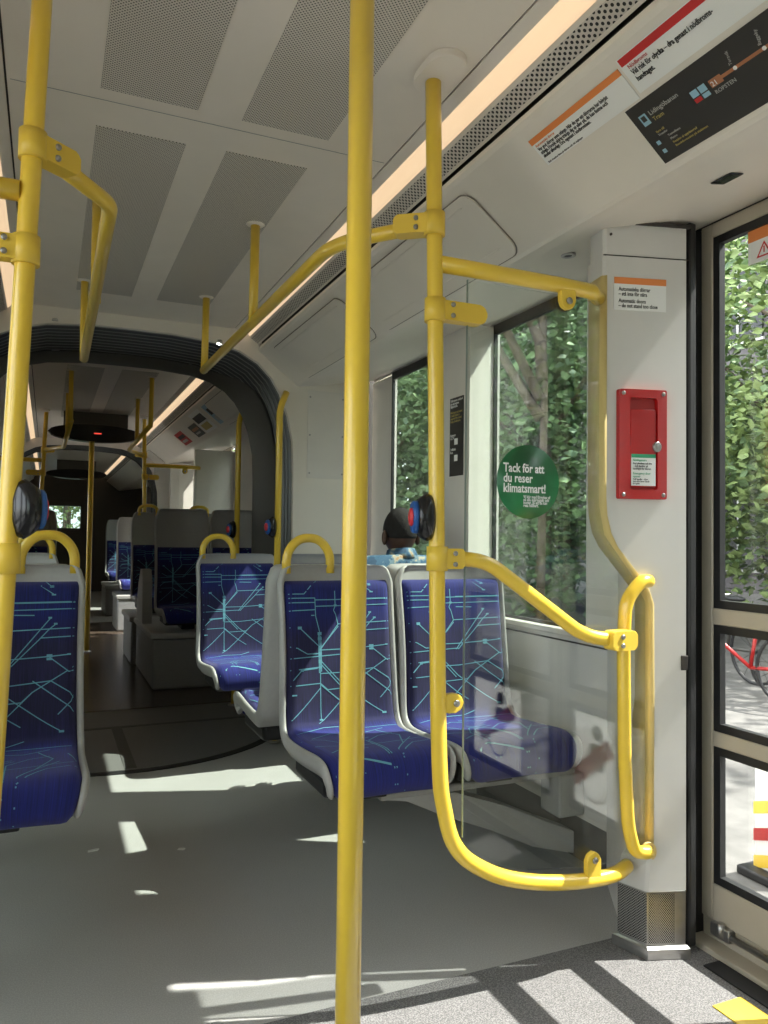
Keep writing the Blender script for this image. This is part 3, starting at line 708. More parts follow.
    mb = MB(); mb.tube(smooth_path([(py(2.02), Y0+.0, 2.010), (X(.715), Y0+f*.27, 2.022), (X(.70), Y0+f*2.14, 2.026)], rad=[.11 if s > 0 else .04]), RP, seg=16); mb.build('rail', M['yellow'], t6)
    for yy in (1.14, 2.14):
        mb = MB(); mb.tube([(X(.703), Y0+f*yy, 2.016), (X(.705), Y0+f*yy, 2.2), (X(.706), Y0+f*yy, 2.399)], RP*.9, seg=14); o = mb.build('hanger', M['yellow'], t6)
        mb = MB(); mb.disc((X(.706), Y0+f*yy, 2.40), (0, 0, -1), [(.036, 0), (.036, .003), (.022, .006), (.02, .008)]); mb.build('flange', M['ceil'], o)
    mb = MB(); c = py(2.01); mb.cyl((c, Y0, 1.978), (0, 0, 1), .0275, .06, seg=24); 
    d = (Vector((X(.80), Y0+f*.07, 0))-Vector((c, Y0, 0))).normalized()
    n = Vector((0, 0, 1)); e = n.cross(d)
    mb.prism(rr2(0, .105, -.025, .025, .012), (Vector((c, Y0, 2.008))-e*.022, d, n, e), .044, bev=.004)
    o = mb.build('rail_clamp', M['yellow_clamp'], t6)
    for dx in (.045, ):
        for dz in (-.012, .012): screw(o, Vector((c, Y0, 2.008+dz))+d*dx+(e*-.0225 if (e.y > 0) else e*.0225), (0, -1, 0))
    return t
door_screen(1); door_screen(-1)
door_screen(1, 8.22, False, -1); door_screen(-1, 8.22, False, -1)

def pole(x, y, z0, z1, lab, lean=0, r=RP):
    t = thing('grab_pole', lab, 'pole', (x, y, 0))
    mb = MB(); mb.tube([(x-lean, y, z0), (x, y, (z0+z1)/2), (x+lean, y, z1)], r, seg=20); mb.build('pole', M['yellow'], t)
    mb = MB(); mb.disc((x-lean, y, z0), (0, 0, 1), [(.045, 0), (.045, .004), (.028, .012), (.021, .02)]); mb.build('floor_flange', M['steel'], t)
    mb = MB(); mb.disc((x+lean, y, z1), (0, 0, -1), [(.045, 0), (.045, .003), (.028, .008), (.021, .012)]); mb.build('ceiling_flange', M['ceil'], t)
    return t
pole(.436, 1.11, .004, 2.399, 'thick yellow straight grab pole nearest the camera')
pole(.392, 8.3, .013, 2.399, 'thin-looking yellow straight grab pole far down the aisle centre', r=.026)
# poles that stand at the bellows, with curved heads
def gangpole(x, y, s, lab, top=2.05):
    t = thing('grab_pole', lab, 'pole', (x, y, 0))
    mb = MB(); mb.tube(smooth_path([(x, y, .012), (x, y, top-.10), (x+s*.045, y+.02, top)], rad=.08), RP, seg=14); mb.build('pole', M['yellow'], t)
    mb = MB(); mb.disc((x, y, .006), (0, 0, 1), [(.04, 0), (.04, .006), (.022, .012)]); mb.build('floor_flange', M['steel'], t)
gangpole(1.235, 4.375, 1, 'yellow pole with a bent head at the right side of the bellows, nearer one')
gangpole(1.232, 5.42, 1, 'yellow pole with a bent head just beyond the bellows on the right', 2.12)
gangpole(mx(1.235, -1), 4.375, -1, 'yellow pole with a bent head at the left side of the bellows, nearer one')
gangpole(mx(1.232, -1), 5.42, -1, 'yellow pole with a bent head just beyond the bellows on the left', 2.12)

# stop buttons on poles
def stop_button(p, d, lab, sc=1.0):
    d = Vector(d).normalized(); p = Vector(p)
    t = thing('stop_button', lab, 'stop button', p)
    mb = MB(); up = Vector((0, 0, 1)); e = up.cross(d).normalized()
    def el(k, a, b): return [p+d*k+e*math.cos(2*PI*i/24)*a*sc+up*math.sin(2*PI*i/24)*b*sc for i in range(24)]
    mb.loft([el(-.014*sc, .010, .034), el(-.004*sc, .022, .056), el(.010*sc, .034, .062), el(.024*sc, .037, .054), el(.036*sc, .034, .044)]); mb.build('housing', M['blackgloss'], t)
    mb = MB(); mb.loft([el(.034*sc, .031, .042), el(.046*sc, .030, .041), el(.049*sc, .027, .037)]); mb.build('bezel', M['blue_btn'], t)
    mb = MB(); mb.loft([el(.047*sc, .022, .024), el(.053*sc, .021, .023), el(.056*sc, .010, .012)]); mb.build('push_button', M['red_btn'], t)
stop_button((.893, 1.748, 1.252), (-.97, .22, 0), 'black stop button with blue and red face on the curved pole beside the glass partition')
stop_button((-.054, 1.742, 1.248), (1, .26, 0), 'black stop button on the leftmost pole, seen edge-on')
stop_button((1.21, 4.37, 1.25), (-1, -.2, 0), 'small dark stop button on the right pole at the bellows')
stop_button((1.21, 5.41, 1.24), (-1, -.3, 0), 'small dark stop button on the pole beyond the bellows')

# ================================================================== SEATS
def seat_profile(high):
    pts = [(-.425, .443), (-.44, .462), (-.437, .490), (-.415, .508), (-.36, .510), (-.25, .500), (-.12, .492), (-.05, .497), (-.008, .525), (.012, .57), (.022, .64), (.034, .75), (.052, .88), (.072, 1.0), (.082, 1.06)]
    if high: pts = pts[:-2]+[(.065, 1.00), (.080, 1.09), (.090, 1.17), (.096, 1.25), (.098, 1.29)]
    P = [Vector((0, y, z)) for y, z in pts]; out = []
    for i in range(len(P)-1):
        p0, p1, p2, p3 = P[max(i-1, 0)], P[i], P[i+1], P[min(i+2, len(P)-1)]
        for k in range(4):
            u = k/4; out.append(.5*((2*p1)+(p2-p0)*u+(2*p0-5*p1+4*p2-p3)*u*u+(3*p1-p0-3*p2+p3)*u**3))
    out.append(P[-1]); return out
# the tram-line map woven in the fabric: polylines in crop pixels of a front view
MAP = [[(178,255),(178,320),(190,375),(190,690)], [(186,385),(186,520)], [(194,390),(194,515)],
 [(75,255),(178,255)], [(75,271),(178,271)], [(75,300),(178,297)], [(270,260),(455,260)], [(178,262),(455,262)], [(178,285),(455,283)], [(70,240),(140,240),(190,183)],
 [(75,358),(120,360),(190,430)], [(70,425),(110,430),(145,452),(190,452)], [(75,466),(270,458)], [(85,506),(185,500)],
 [(190,440),(258,350),(455,345)], [(194,432),(258,358)], [(250,230),(250,285),(243,300),(250,315),(257,350)], [(375,312),(262,462)], [(390,332),(372,348),(345,380),(270,462)],
 [(190,440),(270,440),(375,435),(435,430)], [(375,437),(430,485),(460,482)], [(190,475),(265,560),(410,680)], [(186,482),(258,566)], [(190,560),(262,625),(300,655)],
 [(190,522),(270,522),(380,512),(460,570)], [(95,540),(125,507),(180,503)], [(82,560),(190,556),(215,580),(300,576),(330,545)], [(190,572),(90,685)], [(180,712),(262,620),(330,545),(445,470)],
 [(330,510),(455,615)], [(350,375),(455,372)], [(345,205),(382,235)], [(360,190),(376,210)], [(270,300),(330,302)], [(400,620),(455,560)]]
MAPN = [(120,360,7,8),(190,382,7,9),(190,400,7,8),(190,455,6,12),(190,480,6,10),(190,500,6,8),(375,433,8,8),(375,443,8,6),(410,680,7,7),(190,690,6,6),(390,331,5,5),(374,311,5,5),(250,283,5,6),(171,452,8,4),(168,317,6,3),(125,508,5,6),(100,592,8,4),(376,208,6,6),(430,430,5,4),(382,236,6,4),(172,502,6,3)]
PANMAP = [[(.05,-.14),(.3,-.05),(.5,-.05),(.62,-.0)], [(.12,-.30),(.32,-.18),(.42,-.22)], [(.5,-.10),(.95,-.12)], [(.72,-.2),(.82,-.42),(.7,-.70)], [(.95,-.72),(1.0,-.6),(.92,-.32)],
 [(.22,-.9),(.24,-.6),(.34,-.42),(.55,-.34)], [(.26,-.9),(.28,-.62),(.37,-.46),(.57,-.38)], [(.50,-.95),(.50,-.48)], [(.52,-.95),(.52,-.48)], [(.50,-.48),(.36,-.34)], [(.52,-.48),(.66,-.36),(.8,-.33)], [(.05,-.55),(.35,-.62),(.95,-.58)], [(.6,-.85),(.78,-.7),(.98,-.7)], [(.02,-.3),(.2,-.36),(.3,-.5),(.3,-.75)], [(.4,-.16),(.62,-.22),(.8,-.16)], [(.08,-.78),(.22,-.68),(.4,-.72)], [(.6,-.98),(.6,-.8),(.86,-.52)], [(.02,-.9),(.2,-.84),(.48,-.88)]]
def seat_meshes(W, high):
    prof = seat_profile(high); n = len(prof)
    s = [0]
    for i in range(1, n): s.append(s[-1]+(prof[i]-prof[i-1]).length)
    S = s[-1]
    def T(i): return (prof[min(i+1, n-1)]-prof[max(i-1, 0)]).normalized()
    def Nn(i): t = T(i); return Vector((0, -t.z, t.y))  # to the sitter
    i_bend = min(range(n), key=lambda i: (prof[i]-Vector((0, -.008, .52))).length)
    def width(i):
        t = s[i]/S
        z = prof[i].z
        wv = W
        if i > i_bend: # back narrows upward, slightly waisted
            zz = (z-.52)/.54; wv = W*(1.0-.012*zz-.022*math.sin(PI*min(zz, 1)))
            if high and z > 1.18: wv *= 1-.10*((z-1.18)/.12)**2
        else:
            f = (s[i])/(s[i_bend]); wv = W*(1.0)
            if f < .22: wv *= .90+.10*math.sin(PI/2*f/.22)
        if not high and z > 1.03: wv *= 1-.05*((z-1.03)/.03)
        return wv
    # shell
    rings = []
    for i in range(n):
        c = prof[i]; N_ = Nn(i); hw = width(i)/2; th = .045 if i > i_bend else .035
        if i < 6: th = .014+.021*i/6
        cs = [(-hw+.007, .024), (-hw+.016, .024), (-hw+.024, .004), (hw-.024, .004), (hw-.016, .024), (hw-.007, .024), (hw, .012), (hw-.002, -.010), (hw-.02, -th), (-hw+.02, -th), (-hw+.002, -.010), (-hw, .012)]
        rings.append([c+Vector((x, 0, 0))+N_*m for x, m in cs])
    # top roll
    top = prof[-1]; tn = Nn(n-1); tt_ = T(n-1)
    for k, (dz, sh) in enumerate(((.018, .97), (.030, .90), (.034, .70))):
        hw = width(n-1)/2*sh
        base = rings[n-1]; c = top+tt_*dz
        rings.append([c+Vector(((p.x)*sh*(1.0), 0, 0))+tn*((p-top).dot(tn)*(1-.25*k) if abs((p-top).dot(tn)) > .006 or k == 0 else .012) for p in base])
    sh = MB(); sh.loft(rings)
    # fabric
    fmax = n-1 if not high else min(range(n), key=lambda i: abs(prof[i].z-.99))
    fmax = fmax-2 if not high else fmax
    fr = []; nx = 13
    def fpt(u, i, lift=0):
        c = prof[i]; N_ = Nn(i); hw = width(i)/2-.019
        x = -hw+2*hw*u
        e = min(u, 1-u)*2*hw
        h = .030*(1-max(0, 1-e/.03)**2.2)+.006
        ends = 1-max(0, 1-(s[fmax]-s[i])/.03)**2*.8 if s[fmax]-s[i] < .03 else 1
        crown = -.012*(1-abs(2*u-1)**2) if i > i_bend else -.006*(1-abs(2*u-1)**2)
        return c+Vector((x, 0, 0))+N_*(h*ends+crown*ends+lift)
    us = [0, .02, .05, .09, .16, .26, .38, .5, .62, .74, .84, .91, .95, .98, 1]
    for i in range(0, fmax+1):
        row = [fpt(u, i) for u in us]
        row += [prof[i]+Vector(((-1 if q == 1 else 1)*(width(i)/2-.019), 0, 0))*1+Nn(i)*.0 for q in (0, 1)]
        fr.append(row)
    fb = MB()
    nb = len(us)
    def vcoord(i):
        return .5*(s[i]/s[i_bend]) if i <= i_bend else .5+.5*(s[i]-s[i_bend])/(s[fmax]-s[i_bend])
    uu = us+[1, 0, 0]
    fb.loft(fr, 0, uvf=lambda i, j: (uu[min(j, nb+2)], vcoord(i)))
    # ribbons
    def samp(u, v, lift=.0012):
        tgt = s[i_bend]+v*(s[fmax]-s[i_bend]) if v >= 0 else s[i_bend]*(1+v)
        tgt = max(0.001, min(tgt, s[fmax]-.001))
        i = max(k for k in range(n) if s[k] <= tgt); f = (tgt-s[i])/(s[i+1]-s[i])
        return fpt(u, i, lift).lerp(fpt(u, i+1, lift), f)
    def ribbon(poly, wd=.0035):
        for a, b in zip(poly, poly[1:]):
            dl = math.hypot((b[0]-a[0])*W, (b[1]-a[1])*.55); k = max(1, int(dl/.03))
            du, dv = (b[0]-a[0])*W, (b[1]-a[1])*.55; l = math.hypot(du, dv) or 1
            px, pv = -dv/l*wd/2/W, du/l*wd/2/.55
            L = []
            for j in range(k+1):
                t = j/k; u, v = a[0]+(b[0]-a[0])*t, a[1]+(b[1]-a[1])*t
                L.append([fb.bm.verts.new(samp(min(.97, max(.03, u+q*px)), v+q*pv)) for q in (-1, 1)])
            for j in range(k): fb.face([L[j][0], L[j+1][0], L[j+1][1], L[j][1]], 1)
    m2 = lambda p: ((p[0]-75)/380, (715-p[1])/525)
    for pl in MAP: ribbon([m2(p) for p in pl])
    for (x, y, a, b) in MAPN:
        c = m2((x, y)); ribbon([(c[0]-a/380, c[1]), (c[0]+a/380, c[1])], b/525*.55*1.2)
    for pl in PANMAP: ribbon(pl, .0042)
    return sh, fb
def make_seat(W=.40, high=False, handle=None, name='tram_seat'):
    root = bpy.data.objects.new(name, None); C.objects.link(root); root.empty_display_size = .05
    sh, fb = seat_meshes(W, high)
    build_local(sh, 'shell', M['shell'], root)
    o = fb.build('upholstery', [M['fabric'], M['mapline']], recalc=False); o.parent = root
    # recalc only fabric body
    bm = bmesh.new(); bm.from_mesh(o.data); bmesh.ops.recalc_face_normals(bm, faces=[f for f in bm.faces if f.material_index == 0]); bm.to_mesh(o.data); bm.free()
    mb = MB(); mb.box(-.19, .19, -.37, -.06, .40, .462, bev=.015); mb.box(-.05, .05, -.30, -.10, .36, .41, bev=.006)
    build_local(mb, 'seat_base', M['black'], root)
    if handle:
        x0, x1, top = handle; zb = 1.065 if not high else 1.29; yb = .084 if not high else .10
        mb = MB(); mb.tube(smooth_path([(x0, yb, zb), (x0, yb, zb+.075), (x0+.045, yb, zb+top), (x1-.045, yb, zb+top), (x1, yb, zb+.075), (x1, yb, zb)], rad=[.04, .05, .05, .04]), .0165, seg=14)
        build_local(mb, 'handle', M['yellow'], root)
    return root
def put(root, x, y, rz, lab, group, sx=1):
    root.location = (x, y, 0); root.rotation_euler.z = rz; root.scale = (sx, 1, 1); tag(root, lab, 'seat', group); return root
protoH = make_seat(.455, False, (-.188, -.022, .128)); protoL = make_seat(.455, False, (.022, .188, .128)); protoN = make_seat(.455, False, None); protoT = make_seat(.46, True, None); protoTH = make_seat(.46, True, (-.15, .02, .10))
used = set()
def seat(proto, *a, **k):
    r = proto if id(proto) not in used else copy_tree(proto); used.add(id(proto)); return put(r, *a, **k)
G1, G2, G3, G4 = 'blue seats facing the camera, nearest row', 'blue seats with their backs to the camera', 'blue seats facing the camera, at the bellows', 'tall grey-headed seats beyond the bellows'
seat(protoH, .98, 2.60, 0, 'blue map-patterned aisle seat with a yellow handle, nearest row right of the aisle', G1)
seat(protoN, 1.455, 2.60, 0, 'blue map-patterned sunlit window seat behind the glass partition, nearest row', G1, sx=1.06)
seat(protoL, -.100, 2.71, 0, 'dark blue seat with a yellow handle cut by the left photo edge', G1)
seat(protoN, .975, 2.88, PI, 'grey seat back to back with the right front aisle seat', G2)
seat(protoN, 1.45, 2.88, PI, 'seat turned away from the camera on which the passenger sits', G2, sx=1.02)
seat(protoN, mx(.965, -1), 2.95, PI, 'grey seat back to back with the left front seat', G2)
seat(protoH, 1.005, 4.32, 0, 'blue seat with a yellow handle beside the bellows pole, right of the aisle', G3, sx=1.05)
seat(protoN, 1.48, 4.30, 0, 'blue seat near the wall before the bellows, only its top showing', G3)
seat(protoL, mx(1.0, -1), 4.32, 0, 'blue seat with a yellow handle behind the seat cut by the photo edge', G3)
seat(protoT, 1.04, 6.52, 0, 'tall grey-headed seat on the box right of the aisle beyond the bellows', G4)
seat(protoT, 1.475, 6.52, 0, 'tall grey-headed seat beside the right window beyond the bellows', G4, sx=.92)
seat(protoT, mx(1.04, -1), 6.52, 0, 'tall grey-headed seat on the box left of the aisle beyond the bellows', G4)
seat(protoT, mx(1.475, -1), 6.52, 0, 'tall grey-headed seat beside the left window beyond the bellows', G4, sx=.92)
seat(protoTH, .98, 7.85, 0, 'tall dark blue seat with a handle before the far right door', G4)
seat(protoTH, 1.48, 7.85, 0, 'tall window seat with a handle before the far right door', G4)
seat(protoTH, mx(.98, -1), 7.85, 0, 'tall dark seat with a handle before the far left door', G4)
seat(protoT, 1.05, 10.45, 0, 'dark tall seat at the second bellows, right of the aisle', G4)
seat(protoT, mx(1.05, -1), 10.45, 0, 'dark tall seat at the second bellows, left of the aisle', G4)
seat(protoT, 1.05, 12.5, 0, 'farthest visible dark seat right of the aisle', G4)
seat(protoT, mx(1.05, -1), 12.5, 0, 'farthest visible dark seat left of the aisle', G4)
for o in list(C.objects):
    if o.get('group') == G4: o.location.z = .092

# cantilever frames carrying the seat pairs
def seat_frame(y0, s, lab, xin=1.02, rear=False):
    X = lambda x: mx(x, s)
    t = thing('seat_support', lab, 'seat frame', (X(1.5), y0, 0), 'light grey frames carrying the seat pairs')
    mb = MB()
    rect(mb, X(xin), X(1.80), y0-.05, y0+.05, .335, .362, bev=.008); mb.build('beam', M['beige' if False else 'shell'], t)
    up = [(xin+.02, .336), (xin+.1, .322), (1.25, .26), (1.45, .18), (1.62, .10), (1.80, .05), (1.80, .13), (1.68, .18), (1.50, .26), (1.30, .33), (1.15, .345), (xin+.02, .345)]
    pl = [(X(a), b) for a, b in up]
    mb = MB(); mb.prism(pl, ((0, y0-.04, 0), (1, 0, 0), (0, 0, 1), (0, 1, 0)), .08, bev=0); mb.build('curved_brace', M['shell'], t)
    mb = MB(); rect(mb, X(1.72), X(1.833), y0-.06, y0+.06, .19, .345, bev=.008); mb.build('wall_post', M['shell'], t)
seat_frame(2.38, 1, 'light grey curved frame under the front right seat pair, behind the glass partition')
seat_frame(3.08, 1, 'light grey curved frame under the passenger seat pair')
seat_frame(4.1, 1, 'light grey frame under the second row right seats before the bellows')
seat_frame(2.38, -1, 'light grey frame under the left front seat'); seat_frame(3.08, -1, 'light grey frame under the left back to back seat'); seat_frame(4.1, -1, 'light grey frame under the left second row seat')

# platform boxes over the bogie
for s in (1, -1):
    t = thing('seat_platform', 'grey box platform beyond the bellows carrying tall seats, %s of the aisle' % side[s], 'platform', (mx(1.2, s), 6.4, 0), 'box platforms over the wheels')
    mb = MB(); rect(mb, mx(.76, s), mx(1.82, s), 6.10, 7.30, .013, .40, bev=.02); mb.build('body', M['box'], t)
    mb = MB(); rect(mb, mx(.735, s), mx(1.825, s), 6.07, 7.30, .40, .448, bev=.015); mb.build('top_slab', M['shell'], t)
    mb = MB(); mb.prism([(6.72, .45), (7.18, .45), (7.16, .60), (7.06, .78), (6.93, .90), (6.82, .90), (6.75, .80)], ((mx(.745, s), 0, 0), (0, 1, 0), (0, 0, 1), (1, 0, 0)), .08*s, bev=.006); mb.build('side_shield', M['shell'], t)
    t = thing('seat_platform', 'lower grey box just behind the tall-seat box, %s of the aisle' % side[s], 'platform', (mx(1.2, s), 7.7, 0), 'box platforms over the wheels')
    mb = MB(); rect(mb, mx(.72, s), mx(1.82, s), 7.34, 8.1, .013, .40, bev=.02); mb.build('body', M['box'], t)
    mb = MB(); rect(mb, mx(.70, s), mx(1.825, s), 7.34, 8.12, .40, .448, bev=.012); mb.build('top_slab', M['shell'], t)
    t = thing('seat_platform', 'distant grey box at the second bellows, %s of the aisle' % side[s], 'platform', (mx(1.2, s), 10.3, 0), 'box platforms over the wheels')
    mb = MB(); rect(mb, mx(.80, s), mx(1.40, s), 9.9, 10.58, .013, .40, bev=.02); mb.build('body', M['box'], t)
    mb = MB(); rect(mb, mx(.79, s), mx(1.41, s), 9.89, 10.59, .40, .448, bev=.01); mb.build('top_slab', M['shell'], t)
    t = thing('seat_platform', 'farthest grey box under the last %s seat' % side[s], 'platform', (mx(1.2, s), 12.3, 0), 'box platforms over the wheels')
    mb = MB(); rect(mb, mx(.80, s), mx(1.80, s), 11.9, 12.8, .0, .40, bev=.02); mb.build('body', M['box'], t)
    mb = MB(); rect(mb, mx(.79, s), mx(1.81, s), 11.89, 12.81, .40, .448, bev=.01); mb.build('top_slab', M['shell'], t)

# ================================================================== PASSENGER
def skin_body(name, verts, edges, radii, material, parent, sub=2, root=0):
    me = bpy.data.meshes.new(name); me.from_pydata([Vector(v) for v in verts], edges, [])
    o = bpy.data.objects.new(name, me); C.objects.link(o)
    md = o.modifiers.new('skin', 'SKIN'); md.use_smooth_shade = True
    for i, r in enumerate(radii):
        r = r if isinstance(r, tuple) else (r, r); me.skin_vertices[0].data[i].radius = r
        me.skin_vertices[0].data[i].use_root = (i == root)
    sb = o.modifiers.new('sub', 'SUBSURF'); sb.levels = sub; sb.render_levels = sub
    bpy.context.view_layer.update()
    m2 = bpy.data.meshes.new_from_object(o.evaluated_get(bpy.context.evaluated_depsgraph_get()))
    bpy.data.objects.remove(o); m2.name = name
    m2.materials.clear(); m2.materials.append(material)
    for p in m2.polygons: p.use_smooth = True
    o = bpy.data.objects.new(name, m2); C.objects.link(o); o.parent = parent
    return o
def ellipsoid(mb, c, r, mi=0, n=20, f=None):
    c = Vector(c); rings = []
    for i in range(n+1):
        a = -PI/2+PI*i/n; rings.append([c+Vector((math.cos(a)*math.cos(2*PI*k/n)*r[0], math.cos(a)*math.sin(2*PI*k/n)*r[1], math.sin(a)*r[2])) for k in range(n)])
    if f: rings = [[f(p) for p in q] for q in rings]
    mb.loft(rings, mi)
def passenger():
    t = thing('person', 'passenger with short black hair in a blue patterned shirt, seated facing away', 'person', (1.420, 3.06, .008))
    # local: +y forward (away from camera)
    V = [(0, .02, .63), (0, .0, .74), (0, -.03, .95), (0, -.02, 1.06), (0, .0, 1.11), (0, .01, 1.15),
         (-.145, -.01, 1.045), (-.19, .05, .82), (-.15, .25, .73), (-.09, .33, .70),
         (.145, -.01, 1.045), (.19, .05, .82), (.15, .25, .73), (.09, .33, .70),
         (-.085, .06, .610), (-.10, .42, .600), (-.10, .44, .10), (-.10, .52, .045),
         (.085, .06, .610), (.10, .42, .600), (.10, .44, .10), (.10, .52, .045)]
    E = [(0,1),(1,2),(2,3),(3,4),(4,5),(3,6),(6,7),(7,8),(8,9),(3,10),(10,11),(11,12),(12,13),(0,14),(14,15),(15,16),(16,17),(0,18),(18,19),(19,20),(20,21)]
    Rr = [(.12,.075),(.125,.09),(.14,.09),(.11,.075),.045,.042,.042,.040,.032,.026,.042,.040,.032,.026,.075,.055,.04,.035,.075,.055,.04,.035]
    b = skin_body('body', V, E, Rr, M['skin'], t)
    # hands: palm + five fingers each, resting on the lap
    for s in (-1, 1):
        hv = [(s*.09, .33, .64), (s*.07, .39, .625)]; he = [(0, 1)]; hr = [(.026, .018), (.03, .014)]
        for k in range(4):
            bx = s*(.095-.02*k); ln = (.055, .07, .075, .065)[k]
            i = len(hv); hv += [(bx-s*.004, .41, .622), (bx, .41+ln*.5, .618), (bx, .41+ln, .600)]; he += [(1, i), (i, i+1), (i+1, i+2)]; hr += [.009, .008, .0065]
        i = len(hv); hv += [(s*.035, .375, .625), (s*.02, .405, .612)]; he += [(0, i), (i, i+1)]; hr += [.011, .008]
        skin_body('hand', hv, he, hr, M['skin'], t, 1)
    for o in children(t):
        if o.name.startswith('hand'):
            for v in o.data.vertices: v.co.z += .06
    # head with face
    def shape(p):
        q = p.copy(); z = (q.z-1.215)/.125
        if z < 0: q.x *= 1-.18*z*z; q.y += .012*(-z) if q.y > 0 else .0
        if z < -.3 and q.y < 0: q.y *= 1-.25*(-z-.3)
        return q
    mb = MB(); ellipsoid(mb, (0, .015, 1.215), (.083, .100, .122), f=shape)
    ellipsoid(mb, (0, .122, 1.195), (.014, .02, .024), n=10)
    for s in (-1, 1):
        ellipsoid(mb, (s*.092, .0, 1.185), (.013, .020, .038), n=12)
    ellipsoid(mb, (0, .110, 1.147), (.026, .010, .008), n=10)
    mb.tube([(0, .0, 1.03), (0, .005, 1.10), (0, .01, 1.17)], [.060, .054, .056], seg=18)
    head = build_local(mb, 'head', M['skin'], t)
    mb = MB()
    for s in (-1, 1): ellipsoid(mb, (s*.03, .108, 1.218), (.012, .008, .008), n=10)
    eyes = build_local(mb, 'eyes', M['white'], t)
    # close-cropped hair cap
    mb = MB()
    def cap(p):
        q = shape(p)
        lim = 1.182 if q.y < .03 else 1.182+(q.y-.03)*1.4
        if q.z < lim: q.z = lim; q.x *= .96; q.y *= .96
        return q
    ellipsoid(mb, (0, .012, 1.221), (.0855, .103, .124), f=cap, n=28); hair = build_local(mb, 'hair', M['hair'], t)
    for o in (head, eyes, hair):
        for v in o.data.vertices: v.co = Vector((v.co.x*.86, v.co.y*.86, 1.215+(v.co.z-1.215)*.84))
    # shirt and trousers as shells just outside the body
    VS = [V[i] for i in (0, 1, 2, 3)]+[(0, -.008, 1.10)]+[V[6], (-.185, .03, .88)]+[V[10], (.185, .03, .88)]
    ES = [(0,1),(1,2),(2,3),(3,4),(3,5),(5,6),(3,7),(7,8)]
    RS = [(.15,.085),(.145,.115),(.165,.115),(.15,.105),(.076,.072),.088,.07,.088,.07]
    skin_body('shirt', VS, ES, RS, M['shirt'], t)
    mb = MB(); mb.tube([(0, -.012, 1.085), (0, -.004, 1.115), (0, .0, 1.138)], [.078, .070, .062], seg=24); build_local(mb, 'collar', M['shirt'], t)
    VT = [V[0], V[14], V[15], V[16], V[18], V[19], V[20]]; skin_body('trousers', VT, [(0,1),(1,2),(2,3),(0,4),(4,5),(5,6)], [(.15,.085),.075,.065,.055,.075,.065,.055], M['trousers'], t)
    for s in (-1, 1):
        mb = MB(); mb.box(s*.10-.045, s*.10+.045, .38, .62, .008, .09, bev=.03, seg=3); build_local(mb, 'shoe', M['black'], t)
    return t
passenger()

# ================================================================== SIGNS
# notices on the sloping cove, right side: surface frame
cs0 = Vector((1.122, 0, 2.280)); ce = Vector((1.34-1.122, 0, 2.1094-2.280)).normalized()   # down the slope
ra = Vector((0, -1, 0)); cn = ra.cross(-ce)                                                # reading direction runs toward the camera
if cn.z > 0: cn = -cn
def cp(v, y): return cs0+ce*v+Vector((0, y, 0))
def cove_sign(name, lab, cat, y_far, y_near, v0, v1, m, group=None):
    t = thing(name, lab, cat, cp(v1, y_far), group)
    mb = MB(); mb.prism([(0, 0), (y_far-y_near, 0), (y_far-y_near, v1-v0), (0, v1-v0)], (cp(v0, y_far)+cn*.0004, ra, ce, cn), .0012)
    mb.build('sheet', M[m], t); return t
def bar(parent, y0, y1, v0, v1, m, name='colour_bar', off=.0012):
    mb = MB(); mb.prism([(0, 0), (y0-y1, 0), (y0-y1, v1-v0), (0, v1-v0)], (cp(v0, y0)+cn*off, ra, ce, cn), .0012); return mb.build(name, M[m], parent)
def ctext(parent, s, size, m, y, v, **k): return text(s, size, M[m], cp(v, y)+cn*.002, ra, -ce, parent, **k)
t = cove_sign('notice', 'white notice with an orange top bar on the cove panel, leftmost of the row', 'notice', 1.700, 1.350, .038, .116, 'white', 'notices along the cove')
bar(t, 1.700, 1.350, .034, .050, 'orange')
ctext(t, 'Automatiska dörrar', .010, 'orange', 1.69, .060)
ctext(t, 'Var god dörrar som stängs. När du ser att dörrarna har börjat\nstänga. Försök aldrig tränga dig ut eller på, du kan fastna och\nskadas allvarligt. Dra ogenast i nödbromsen.', .0135, 'ink', 1.69, .072, sx=.80, bold=.0002, spacing=.82)
ctext(t, 'Risk situation finns på dörren och vid utgången', .0075, 'ink', 1.69, .112)
t = cove_sign('notice', 'white notice with a dark red top bar, right of the orange one', 'notice', 1.342, .985, .018, .108, 'white', 'notices along the cove')
bar(t, 1.338, .99, .020, .038, 'redink')
ctext(t, 'Nödbroms', .013, 'redink', 1.325, .050)
ctext(t, 'Vid risk för olycka – dra genast i nödbroms-\nhandtaget.', .0175, 'ink', 1.325, .066, sx=.72, bold=.0003)
t = cove_sign('notice', 'white notice with a green top bar at the top right corner of the cove', 'notice', .977, .60, .012, .102, 'white', 'notices along the cove')
bar(t, .977, .60, .014, .032, 'greenink')
ctext(t, 'Nödöppning', .013, 'greenink', .96, .044)
ctext(t, 'Vid varje nödfall kan du\nöppna dörrarna. Se först\nom det behövs. Se upp för\nströmförande ledning.', .017, 'ink', .96, .059, sx=.85, bold=.0002, spacing=.85)
t = cove_sign('route_map', 'dark tram route map with a copper line on the cove panel, above the right door', 'route map', 1.405, .30, .122, .279, 'screen')
bar(t, 1.385, 1.365, .150, .178, 'blueink', 'tram_icon'); bar(t, 1.381, 1.369, .154, .168, 'screen', 'icon_detail', .0018)
ctext(t, 'Lidingöbanan', .0165, 'greyink', 1.355, .162); ctext(t, 'Tram', .0145, 'goldink', 1.355, .178)
bar(t, 1.195, 1.165, .172, .190, 'copper', 'line_number_box'); ctext(t, '21', .016, 'whiteink', 1.191, .187, off=.003)
bar(t, 1.165, .32, .177, .184, 'copper', 'route_line')
